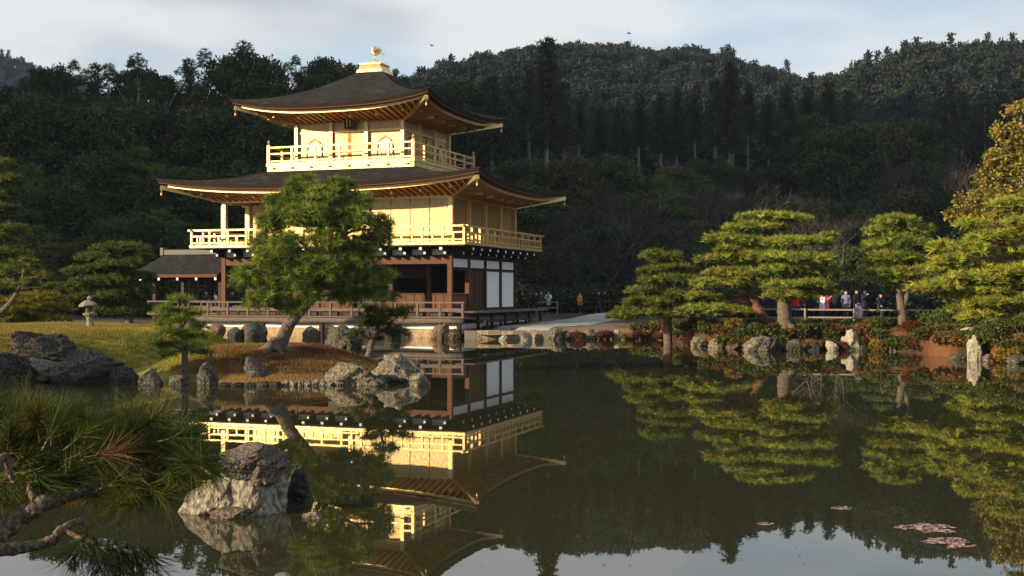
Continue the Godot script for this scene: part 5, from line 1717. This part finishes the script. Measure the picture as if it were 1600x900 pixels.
	for k in [["red", [Color(0.07, 0.022, 0.014), Color(0.17, 0.055, 0.022)]], ["green", [Color(0.05, 0.07, 0.016), Color(0.10, 0.11, 0.022)]], ["gold", [Color(0.16, 0.11, 0.02), Color(0.28, 0.17, 0.03)]]]:
		var g := Geo.new()
		for j in 7:
			pad(g, Vector3(rnd(-0.32, 0.32), rnd(0.1, 0.32), rnd(-0.3, 0.3)), Vector3(0.28, 0.2, 0.28), 90, tufts.leaf_tiny, k[1], -0.3, 0.3)
		var st := Geo.new()
		for j in 7:
			var a := j * 0.9
			st.tube([Vector3(0, -0.1, 0), Vector3(cos(a) * 0.12, 0.14, sin(a) * 0.12), Vector3(cos(a) * 0.3, 0.34, sin(a) * 0.3)], [0.018, 0.014, 0.006], 4, false)
		protos[k[0]] = [g.mesh(), st.mesh()]
	var made := []
	for q in [[903, 527, 55.5, 0.7, "red"], [945, 526, 55.8, 0.8, "red"], [978, 528, 55.6, 0.6, "gold"], [1000, 527, 55.6, 0.75, "red"], [1034, 529, 54.8, 0.7, "red"], [1062, 522, 53.0, 0.8, "green"], [1080, 536, 49.6, 0.6, "red"], [1150, 534, 47.3, 0.8, "gold"], [1180, 516, 46.2, 0.8, "green"], [1248, 520, 47.0, 0.7, "green"], [1270, 536, 45.6, 0.7, "gold"], [1318, 547, 45.4, 0.6, "red"], [1356, 520, 47.0, 0.7, "gold"], [1376, 526, 46.0, 0.9, "green"], [1376, 545, 44.8, 0.8, "gold"], [1425, 545, 44.2, 0.7, "red"], [1452, 505, 47.5, 1.5, "green"], [1482, 512, 45.0, 1.8, "green"], [1506, 543, 40.0, 0.7, "green"], [1550, 545, 38.6, 1.3, "green"], [1578, 562, 37.4, 0.8, "gold"], [1560, 563, 37.6, 0.5, "red"], [1600, 540, 38.0, 1.4, "green"], [1300, 520, 48.0, 0.6, "gold"]]:
		var p := at(q[0], q[1], q[2])
		p.y = maxf(ground_at(p.x, q[2]), 0.02)
		var o := thing("shrub", "", "shrub", p, rnd(0, TAU), "shrubs on the right bank")
		o.scale = Vector3.ONE * (q[3] as float)
		obj("foliage", protos[q[4]][0], M.shrub, o)
		obj("stems", protos[q[4]][1], M.bark, o)
		made.append([q[4], o])
	var seen := {}
	for q in made:
		seen[q[0]] = seen.get(q[0], 0) + 1
		q[1].set_meta("label", "%s shrub on the right bank, %s of its colour from the left" % [{"red": "low rust-red", "green": "leafy green", "gold": "low golden-brown"}[q[0]], nth(seen[q[0]])])

func make_rocks() -> void:
	var isl := 28.3
	rock("largest dark mossy boulder at the left end of the islet, pale at its lower left", 56, 575, 112, 60, 30.2, "rock_dark", 1, 0.5, 0.1, 1.0, 4)
	rock("broad grey lichened boulder at the waterline, right of the largest dark boulder", 124, 606, 112, 54, 28.6, "rock_grey", 2, 0.4, 0.1, 1.0, 4)
	rock("black boulder cut by the left picture edge at the islet's waterline", 12, 606, 76, 52, 28.2, "rock_dark", 3, 0.5, 0.0, 1.0, 4)
	rock("pale rock wedged between the black boulder and the largest dark boulder", 58, 588, 60, 30, 28.9, "rock_pale", 4)
	rock("low dark rock in the shadow right of the broad grey boulder", 190, 606, 46, 30, 28.2, "rock_dark", 5)
	rock("squat brown-grey rock at the waterline below the lawn's shadow", 234, 606, 38, 27, 28.1, "rock_grey", 6)
	rock("small round rock left of the upright blocky rock on the islet shore", 275, 604, 34, 18, 28.0, "rock_grey", 7)
	rock("upright blocky grey rock below the small young pine", 322, 605, 36, 38, 28.1, "rock_grey", 8, 0.8)
	rock("tilted grey rock alone on the brown slope of the islet", 399, 592, 42, 36, 29.2, "rock_grey", 9, 0.5, -0.4)
	for k in 6:
		rock("%s from the left of the pale kerb stones at the islet's waterline" % nth(k + 1), 446 + k * 11.5, 607, 13, 11 + k % 3, 27.9, "rock_pale", 20 + k, 0.7)
	for k in 5:
		rock("%s from the left of the low dark stones along the shaded waterline" % nth(k + 1), 350 + k * 20, 608, 22, 8, 27.8, "rock_dark", 30 + k, 0.6)
	rock("pale crinkled rock slab at the islet's right tip, left of the largest one there", 546, 606, 84, 37, 28.0, "rock_pale", 10, 0.4, 0.1, 1.4, 4)
	rock("largest pale crinkled rock at the islet's right tip", 616, 600, 98, 46, 28.9, "rock_pale", 11, 0.4, -0.1, 1.4, 4)
	rock("small pointed pale rock in the water at the very tip of the islet", 656, 608, 36, 22, 27.9, "rock_pale", 12, 0.3, 0.0, 1.3)
	rock("small rust-stained rock between the two pale rocks at the islet's tip", 590, 607, 30, 14, 27.8, "rock_grey", 13)
	rock("big rock with a pale left face and a black right side behind the leaning pine", 536, 553, 66, 46, 34.0, "rock_grey", 14, 0.5, 0.2, 1.1, 4)
	# at the foot of the pavilion
	for q in [[336, 533, 34, 23, "tan rock at the left corner of the pavilion's deck", "rock_tan"], [366, 532, 26, 18, "small rock between the tan corner rock and the dark pyramid rock", "rock_grey"], [396, 534, 40, 25, "dark pyramid-shaped rock under the pavilion's deck", "rock_grey"], [486, 535, 30, 19, "pale rock under the deck just right of the leaning trunk", "rock_tan"], [612, 535, 30, 18, "dark rock under the deck behind the slim dark pine", "rock_dark"], [688, 539, 32, 26, "warm brown rock under the right end of the deck", "rock_tan"], [710, 540, 24, 18, "smaller warm rock under the deck's end post", "rock_tan"], [698, 543, 18, 12, "small black rock in the water before the two warm rocks", "rock_dark"]]:
		rock(q[4], q[0], q[1], q[2], q[3], 56.2 if q[0] > 600 else 58.0, q[5], int(q[0]), 0.5)
	# along the right bank, from the terrace outwards
	for q in [[786, 538, 12, 9, 55.0, "rock_white", "small pale stone at the terrace's front edge"], [823, 538, 17, 14, 54.6, "rock_white", "white stone standing in the water off the terrace"], [843, 538, 14, 13, 54.8, "rock_pale", "tan stone in the water right of the white one off the terrace"], [868, 532, 19, 24, 55.6, "rock_pale", "upright pale stone at the terrace's right corner"], [884, 532, 16, 18, 55.8, "rock_grey", "grey stone behind the upright pale stone at the terrace corner"], [898, 531, 18, 20, 56.0, "rock_pale", "first of the pale shore stones right of the terrace corner"], [921, 531, 26, 22, 56.0, "rock_pale", "broad pale shore stone second right of the terrace corner"], [946, 531, 18, 16, 56.2, "rock_grey", "grey shore stone between the rust-red shrubs"], [964, 530, 16, 16, 56.2, "rock_white", "whitish shore stone third right of the terrace corner"], [985, 530, 16, 13, 56.0, "rock_grey", "low grey shore stone left of the low layered pine"], [1013, 530, 18, 18, 55.7, "rock_pale", "pale shore stone below the low layered pine's left tiers"], [1046, 530, 17, 16, 54.8, "rock_white", "whitish shore stone below the low layered pine's right tiers"], [1072, 538, 16, 11, 51.0, "rock_grey", "small grey shore stone where the right bank turns"], [1092, 544, 25, 20, 48.6, "rock_pale", "rounded pale stone at the bend of the right bank"], [1121, 545, 24, 20, 47.3, "rock_pale", "pale stone left of the large boulder on the right bank"], [1149, 545, 22, 12, 46.0, "rock_grey", "flat grey stone beside the large boulder on the right bank"], [1184, 551, 42, 30, 44.4, "rock_pale", "large pale boulder below the red-barked pine"], [1212, 551, 30, 26, 44.6, "rock_dark", "dark boulder against the right side of the large pale boulder"], [1242, 551, 34, 24, 44.7, "rock_grey", "grey streaked boulder below the thick grey trunk"], [1270, 551, 24, 16, 44.9, "rock_dark", "low dark stone right of the grey streaked boulder"], [1302, 549, 19, 17, 45.0, "rock_white", "small notched white stone left of the tall white one"], [1332, 548, 27, 34, 45.2, "rock_white", "tall rounded white stone on the right bank"], [1350, 549, 12, 12, 45.0, "rock_dark", "dark stone at the right foot of the tall white stone"], [1398, 549, 18, 22, 44.5, "rock_white", "leaning pale stone at the waterline below the forked pine"], [1436, 536, 33, 19, 44.6, "rock_white", "broad white stone right of the forked pine's foot"], [1461, 552, 38, 16, 43.0, "rock_grey", "flat grey rock at the waterline left of the orange mound"], [1525, 564, 22, 42, 38.4, "rock_white", "tall pale standing stone right of the orange mound"], [1499, 563, 26, 16, 38.9, "rock_grey", "grey stone at the foot of the tall standing stone"], [1548, 566, 20, 16, 37.8, "rock_pale", "pale stone right of the tall standing stone"], [1566, 550, 12, 22, 38.4, "rock_pale", "narrow upright stone near the right edge"], [1584, 552, 28, 18, 38.0, "rock_pale", "slanting pale stone near the right edge"], [1592, 570, 30, 18, 36.6, "rock_grey", "brown stone at the waterline at the right edge"], [1552, 502, 22, 16, 44.0, "rock_white", "white block behind the bright tiers at the right"], [1513, 520, 22, 10, 42.0, "rock_white", "flat white stone beneath the bright tiers at the right"]]:
		rock(q[6], q[0], q[1], q[2] * 1.12, q[3] * (1.0 if q[5] == "rock_white" else 0.84), q[4], q[5], int(q[0]) + 5, 0.5, 0.0, 1.2)
	# the big rock in the pond, crusted brown on top
	var d := 11.9
	var p := at(392, 458, d)
	p.y = -0.03
	var big := thing("pond_rock", "big pale rock with a brown crusted top rising from the water in the foreground", "rock", p)
	obj("stone", rock_mesh(Vector3(0.72, 0.66, 0.66), 77, ball4, 0.7, 0.9, -0.06), M.rock_near, big)
	var cap := obj("crust", rock_mesh(Vector3(0.70, 0.25, 0.63), 78, ball4, 0.8, 0.85, 0.0), M.rock_cap, big)
	cap.position = Vector3(0.025, 0.44, 0.0)
	var side := obj("crust_flank", rock_mesh(Vector3(0.34, 0.26, 0.42), 82, ball4, 1.0, 0.7, 0.1), M.rock_cap, big)
	side.position = Vector3(0.15, 0.36, 0.12)
	var skirt := obj("shelf", rock_mesh(Vector3(0.66, 0.42, 0.5), 79, ball4, 0.9, 0.5, 0.55), M.rock_near, big)
	skirt.position = Vector3(-0.38, 0.0, 0.02)
	var toe := obj("toe", rock_mesh(Vector3(0.5, 0.12, 0.4), 83, ball3, 1.0, 0.6), M.rock_cap, big)
	toe.position = Vector3(-0.1, 0.0, 0.26)
	rock("black block of rock close behind the big pond rock's right side", 466, 800, 42, 62, 12.4, "rock_dark", 80, 0.9, 0.0, 0.6)
	rock("small yellowish stone just breaking the water right of the big pond rock", 489, 818, 36, 13, 11.5, "rock_pale", 81, 0.5)

func make_leaf_rafts() -> void:
	for q in [[1450, 826, 52, 9, "broad raft of pinkish floating leaves on the right, upper of the two large ones"], [1482, 848, 48, 10, "pointed raft of pinkish floating leaves on the right, nearest the viewer"], [1315, 795, 22, 4, "small raft of pinkish floating leaves in mid pond"], [1195, 819, 16, 3, "thin scatter of floating leaves left of the small raft"]]:
		var d: float = EYE * F / (q[1] - 458.0)
		var p := at(q[0], q[1], d)
		var rx: float = q[2] / F * d
		var rz: float = (EYE * F / (q[1] - q[3] - 458.0) - d)
		var g := Geo.new()
		var n := int(rx * rz * 6500.0)
		var shape := FastNoiseLite.new()
		shape.seed = int(q[0])
		shape.frequency = 2.2
		for k in n:
			var a := rnd(0, TAU)
			var r := sqrt(rng.randf())
			var u := Vector3(cos(a) * r * rx, 0.006 + 0.004 * rng.randf(), sin(a) * r * rz)
			if r > 0.72 + 0.6 * shape.get_noise_2d(u.x * 2.0, u.z * 2.0): continue
			var b := Basis(Vector3.UP, rnd(0, TAU)) * Basis(Vector3.RIGHT, rnd(-0.25, 0.25))
			var s := rnd(0.016, 0.030)
			var leaf := PackedVector3Array([Vector3(-s, 0, 0), Vector3(0, 0.002, -s * 0.6), Vector3(s, 0, 0), Vector3(-s, 0, 0), Vector3(s, 0, 0), Vector3(0, 0.002, s * 0.6)])
			g.put(Transform3D(b, u), leaf, Color(0.16, 0.10, 0.085).lerp(Color(0.50, 0.35, 0.31), rng.randf()))
		var o := part("floating_leaves", g, M.shrub, null)
		o.position = Vector3(p.x, 0, p.z)
		tag(o, q[4], "floating leaves", "", "stuff")

# the pine on the viewer's own bank whose boughs reach in at the lower left
func make_near_pine() -> void:
	var foot := Vector3(-3.1, 0.25, -1.7)
	var root := thing("near_pine_tree", "near pine whose knotted boughs and long needles reach in at the lower left", "tree", foot)
	var trunk := Geo.new()
	trunk.tube([Vector3(0, -0.3, 0), Vector3(0.08, 0.6, -0.15), Vector3(0.05, 1.4, -0.3), Vector3(-0.1, 2.4, -0.3)], [0.17, 0.14, 0.11, 0.07], 12)
	part("trunk", trunk, M.bark_near, root, true)
	var T := func(a): return at(a[0], a[1], a[2]) - foot
	var boughs := [
		[[Vector3(0.07, 0.9, -0.2), [-210, 900, 3.0], [-60, 868, 3.2], [0, 833, 3.35], [34, 806, 3.4], [62, 791, 3.42], [92, 781, 3.5], [122, 770, 3.55], [150, 764, 3.6], [186, 769, 3.65]], [0.06, 0.045, 0.038, 0.034, 0.029, 0.031, 0.021, 0.019, 0.017, 0.007]],
		[[Vector3(0.07, 0.8, -0.2), [-200, 895, 2.9], [-40, 866, 3.1], [10, 858, 3.2], [62, 851, 3.3], [82, 843, 3.32], [100, 826, 3.35], [128, 813, 3.4], [137, 826, 3.4]], [0.05, 0.032, 0.024, 0.022, 0.02, 0.019, 0.016, 0.01, 0.005]],
		[[[100, 829, 3.35], [140, 845, 3.3], [172, 852, 3.3], [205, 862, 3.3], [228, 855, 3.3]], [0.009, 0.007, 0.006, 0.006, 0.002]],
		[[[-60, 868, 3.2], [-20, 760, 3.4], [8, 712, 3.5], [16, 740, 3.5], [24, 756, 3.5]], [0.03, 0.02, 0.014, 0.012, 0.005]],
		[[[62, 791, 3.42], [48, 758, 3.6], [80, 724, 3.8], [120, 705, 3.9], [172, 694, 4.0]], [0.014, 0.011, 0.009, 0.007, 0.003]],
		[[[122, 770, 3.55], [160, 742, 3.8], [220, 728, 3.95], [280, 742, 4.0], [328, 722, 4.1]], [0.012, 0.010, 0.008, 0.006, 0.002]],
		[[[48, 758, 3.6], [40, 700, 3.8], [64, 660, 3.9], [66, 640, 3.9]], [0.010, 0.008, 0.005, 0.002]],
		[[[80, 724, 3.8], [130, 680, 4.0], [190, 662, 4.1], [250, 656, 4.2]], [0.009, 0.007, 0.005, 0.002]],
		[[[160, 742, 3.8], [210, 700, 4.0], [262, 684, 4.1], [304, 690, 4.2]], [0.008, 0.006, 0.004, 0.002]]]
	for b in boughs:
		var pts := []
		for q in b[0]:
			pts.append(q if q is Vector3 else T.call(q))
		var fine := smooth_line(pts, b[1], 6)
		for i in range(1, fine[0].size() - 1):
			fine[0][i] += Vector3(rnd(-1, 1), rnd(-1, 1), rnd(-1, 1)) * fine[1][i] * 0.16
			fine[1][i] *= rnd(0.66, 0.92)
		var g := Geo.new()
		g.tube(fine[0], fine[1], 10)
		part("bough", g, M.bark_near, root, true)
	# needles in tufts round the shoots
	var kinds := []
	for k in 5:
		var out := PackedVector3Array()
		for i in 84:
			var a := rnd(0, TAU)
			var t := rnd(-0.02, 0.05)
			var spread := rnd(0.25, 1.05)
			var dir := Vector3(cos(a) * sin(spread), cos(spread), sin(a) * sin(spread))
			var side := dir.cross(Vector3(rnd(-1, 1), rnd(-1, 1), rnd(-1, 1))).normalized() * 0.0010
			var l := rnd(0.07, 0.115)
			var p := Vector3(0, t, 0)
			var bend := dir * l * 0.55 + Vector3(0, 0.004, 0)
			out.append(p - side); out.append(p + side); out.append(p + bend)
			out.append(p + side); out.append(p + bend + side); out.append(p + bend)
			out.append(p + bend - side * 0.5); out.append(p + bend + side); out.append(p + dir * l)
		kinds.append(out)
	var g := Geo.new()
	var shoots := Geo.new()
	var top := [[-60.0, 632.0], [0.0, 648.0], [40.0, 640.0], [100.0, 652.0], [160.0, 655.0], [230.0, 660.0], [285.0, 682.0], [318.0, 715.0]]
	var low := [[-60.0, 780.0], [40.0, 760.0], [100.0, 760.0], [160.0, 790.0], [205.0, 790.0], [240.0, 766.0], [285.0, 738.0], [318.0, 724.0]]
	var n := 0
	while n < 310:
		var px := rnd(-60.0, 318.0)
		var a := lerp_table(top, px)
		var b := lerp_table(low, px)
		var py := lerpf(a, b, pow(rng.randf(), 0.9))
		var d := rnd(3.5, 4.5)
		var p: Vector3 = T.call([px, py, d])
		var dir := Vector3(rnd(-0.7, 0.9), rnd(0.0, 1.0) if py < b - 40.0 else rnd(-0.7, 0.5), rnd(-0.7, 0.7))
		var col := Color(0.032, 0.048, 0.010).lerp(Color(0.10, 0.112, 0.020), pow(rng.randf(), 1.6))
		if rng.randf() < 0.04: col = Color(0.16, 0.085, 0.03)
		g.put(Transform3D(up_basis(dir, rnd(0.8, 1.2)), p), kinds[n % 5], col)
		shoots.tube([p - dir.normalized() * 0.05, p + dir.normalized() * 0.03], [0.003, 0.0025], 4, false)
		n += 1
	for q in [[146, 848, 3.3, 0.0], [150, 850, 3.25, 0.4], [168, 852, 3.3, -0.3], [210, 864, 3.3, 0.5], [196, 860, 3.32, -0.2], [224, 858, 3.3, 0.9], [130, 842, 3.3, -0.5], [182, 856, 3.3, 0.2]]:
		var p: Vector3 = T.call(q)
		g.put(Transform3D(up_basis(Vector3(q[3], -1.0, rnd(-0.3, 0.3)), 1.15), p), kinds[rng.randi() % 5], Color(0.03, 0.036, 0.012))
	part("shoots", shoots, M.bark_near, root)
	part("needles", g, M.leaf, root)

func make_grass() -> void:
	var blades := PackedVector3Array()
	for i in 12:
		var p := Vector3(rnd(-0.09, 0.09), -0.01, rnd(-0.09, 0.09))
		var t := p + Vector3(rnd(-0.04, 0.04), rnd(0.03, 0.09), rnd(-0.04, 0.04))
		var s := Vector3(rnd(-1, 1), 0, rnd(-1, 1)).normalized() * 0.008
		blades.append(p - s); blades.append(p + s); blades.append(t)
	var g := Geo.new()
	g.put(Transform3D(), blades, Color.WHITE)
	var mm := MultiMesh.new()
	mm.transform_format = MultiMesh.TRANSFORM_3D
	mm.use_colors = true
	mm.mesh = g.mesh()
	var spots := []
	while spots.size() < 26000:
		var x := rnd(-19.0, -1.5)
		var d := rnd(26.0, 40.0)
		if rise(x, d) > 0.18: spots.append(Vector2(x, d))
	while spots.size() < 33000:
		var d := rnd(36.5, 52.0)
		var x := rnd(6.5, 0.43 * d)
		if rise(x, d) > 0.15: spots.append(Vector2(x, d))
	mm.instance_count = spots.size()
	for k in spots.size():
		var q: Vector2 = spots[k]
		mm.set_instance_transform(k, Transform3D(Basis(Vector3.UP, rnd(0, TAU)) * Basis.from_scale(Vector3.ONE * rnd(0.7, 1.3)), Vector3(q.x, ground_at(q.x, q.y), -q.y)))
		mm.set_instance_color(k, ground_color(q.x, q.y) * rnd(0.75, 1.2))
	var o := MultiMeshInstance3D.new()
	o.multimesh = mm
	o.material_override = M.shrub
	o.name = "moss_and_grass"
	add_child(o)
	tag(o, "short moss, grass and fallen needles on the islet and right bank", "grass", "", "stuff")

func make_terrace() -> void:
	# gravel terrace and path beside the pavilion, with a cut-stone edge to the water
	var line := [[735, 524, 56.6], [800, 522, 58.0], [860, 512, 60.5], [905, 503, 65.0], [935, 497, 73.0], [962, 491, 88.0], [1000, 488, 94.0]]
	var g := Geo.new()
	var prev := []
	for i in 61:
		var f := i / 60.0 * (line.size() - 1)
		var k := mini(int(f), line.size() - 2)
		var a := at(line[k][0], 0, line[k][2])
		var b := at(line[k + 1][0], 0, line[k + 1][2])
		var c := a.lerp(b, f - k)
		var dir := (b - a).normalized()
		var side := Vector3(dir.z, 0, -dir.x) * -1.6
		var row := []
		for j in 7:
			var q := c + side * (j / 3.0 - 1.0)
			q.y = maxf(ground_at(q.x, -q.z), 0.2) + 0.02
			row.append(q)
		if prev.size():
			for j in 6: g.quad(prev[j], row[j], row[j + 1], prev[j + 1])
		prev = row
	tag(obj("path", g.mesh(true), M.gravel), "pale gravel path leading from the pavilion into the trees", "path", "", "structure")
	var edge := thing("terrace_edge", "low cut-stone edging along the water right of the pavilion", "kerb", Vector3.ZERO)
	var p := at(726, 458, 56.3)
	var q := at(858, 458, 56.6)
	for i in 7:
		var a := p.lerp(q, i / 7.0)
		var b := p.lerp(q, (i + 1) / 7.0)
		a.y = 0.16; b.y = 0.16
		var s := Geo.new()
		s.bar(a, b - (b - a).normalized() * 0.02, 0.5, 0.44 + 0.03 * (i % 3))
		part("stone", s, M.stone_base if i % 2 else M.lantern, edge)

func make_loose_leaves() -> void:
	var g := Geo.new()
	for k in 420:
		var d := 9.5 + 34.0 * pow(rng.randf(), 1.7)
		var x := rnd(-0.42, 0.42) * d
		if rise(x, d) > -0.05 or relief.get_noise_2d(x * 6.0, d * 6.0) < -0.05: continue
		var s := rnd(0.008, 0.02)
		g.put(Transform3D(Basis(Vector3.UP, rnd(0, TAU)), Vector3(x, 0.004 + 0.003 * rng.randf(), -d)), PackedVector3Array([Vector3(-s, 0, 0), Vector3(0, 0, -s * 0.5), Vector3(s, 0, 0), Vector3(-s, 0, 0), Vector3(s, 0, 0), Vector3(0, 0, s * 0.5)]), Color(0.10, 0.075, 0.05).lerp(Color(0.26, 0.19, 0.14), rng.randf()))
	tag(part("loose_leaves", g, M.shrub, null), "loose leaves and specks drifting on the pond", "floating leaves", "", "stuff")

func make_birds() -> void:
	for q in [[675, 71, 150.0, "tiny bird high in the sky right of the roof bird"], [983, 52, 170.0, "tiny bird in the sky above the middle of the far ridge"]]:
		var o := thing("bird", q[3], "bird", at(q[0], q[1], q[2]), rnd(0, 3.0), "birds in the sky")
		var b := Geo.new()
		b.tube([Vector3(-0.3, 0, 0), Vector3(-0.12, 0.02, 0), Vector3(0.1, 0.02, 0), Vector3(0.24, 0.05, 0), Vector3(0.32, 0.04, 0)], [0.02, 0.07, 0.08, 0.05, 0.01], 6)
		part("body", b, M.dark_wood, o, true)
		for s in [-1.0, 1.0]:
			var w := Geo.new()
			w.tri(Vector3(0.14, 0.04, 0), Vector3(-0.1, 0.04, 0), Vector3(0.02, 0.2, 0.4 * s))
			w.tri(Vector3(-0.06, 0.12, 0.22 * s), Vector3(0.08, 0.14, 0.25 * s), Vector3(-0.08, 0.12, 0.75 * s))
			part("wing", w, M.dark_wood, o)


func _ready() -> void:
	rng.seed = 20241
	relief.seed = 4
	relief.frequency = 0.02
	relief.fractal_octaves = 4
	crag.seed = 9
	crag.frequency = 0.06
	crag.fractal_octaves = 3
	# camera
	var cam := Camera3D.new()
	cam.name = "camera"
	cam.fov = rad_to_deg(2.0 * atan(450.0 / F))
	cam.near = 0.1
	cam.far = 5000.0
	cam.position = Vector3(0, EYE, 0)
	cam.rotation.x = atan(8.0 / F)
	add_child(cam)
	# sky, sun, exposure
	var env := Environment.new()
	env.background_mode = Environment.BG_SKY
	env.sky = Sky.new()
	env.sky.sky_material = make_sky()
	env.background_energy_multiplier = 0.56
	env.tonemap_mode = Environment.TONE_MAPPER_LINEAR
	env.tonemap_exposure = 1.95
	env.fog_enabled = true
	env.fog_density = 0.00014
	env.fog_light_color = Color(0.62, 0.72, 0.85)
	env.sdfgi_enabled = true
	env.ssao_enabled = true
	env.ssil_enabled = true
	var we := WorldEnvironment.new()
	we.name = "environment"
	we.environment = env
	add_child(we)
	var sun := DirectionalLight3D.new()
	sun.name = "sun"
	sun.light_color = Color(1.0, 0.80, 0.52).linear_to_srgb()
	sun.light_energy = 1.6
	sun.light_angular_distance = 0.5
	sun.shadow_enabled = true
	add_child(sun)
	sun.look_at_from_position(SUN * 100.0, Vector3.ZERO)
	# the place
	ball3 = icosphere(3)
	ball4 = icosphere(4)
	make_materials()
	make_tufts()
	make_land()
	make_terrace()
	make_woods()
	make_pavilion()
	make_annex()
	make_pines()
	make_rocks()
	make_lantern()
	fence("pale two-rail wooden fence in front of the crowd on the right", Vector2(10.6, 53.5), Vector2(18.6, 52.0), [0.80, 0.46], 2.1, M.pale_wood)
	fence("short warm-lit wooden rail behind the pavilion's right corner", Vector2(0.3, 90.0), Vector2(3.3, 90.0), [0.85, 0.45], 1.5, M.pale_wood)
	fence("dark wooden rail on the far path left of the low layered pine", Vector2(5.0, 90.5), Vector2(11.5, 90.5), [0.85, 0.45], 2.1, M.brown_wood)
	make_people()
	make_grass()
	make_ground_cover()
	make_leaf_rafts()
	make_loose_leaves()
	make_near_pine()
	make_birds()
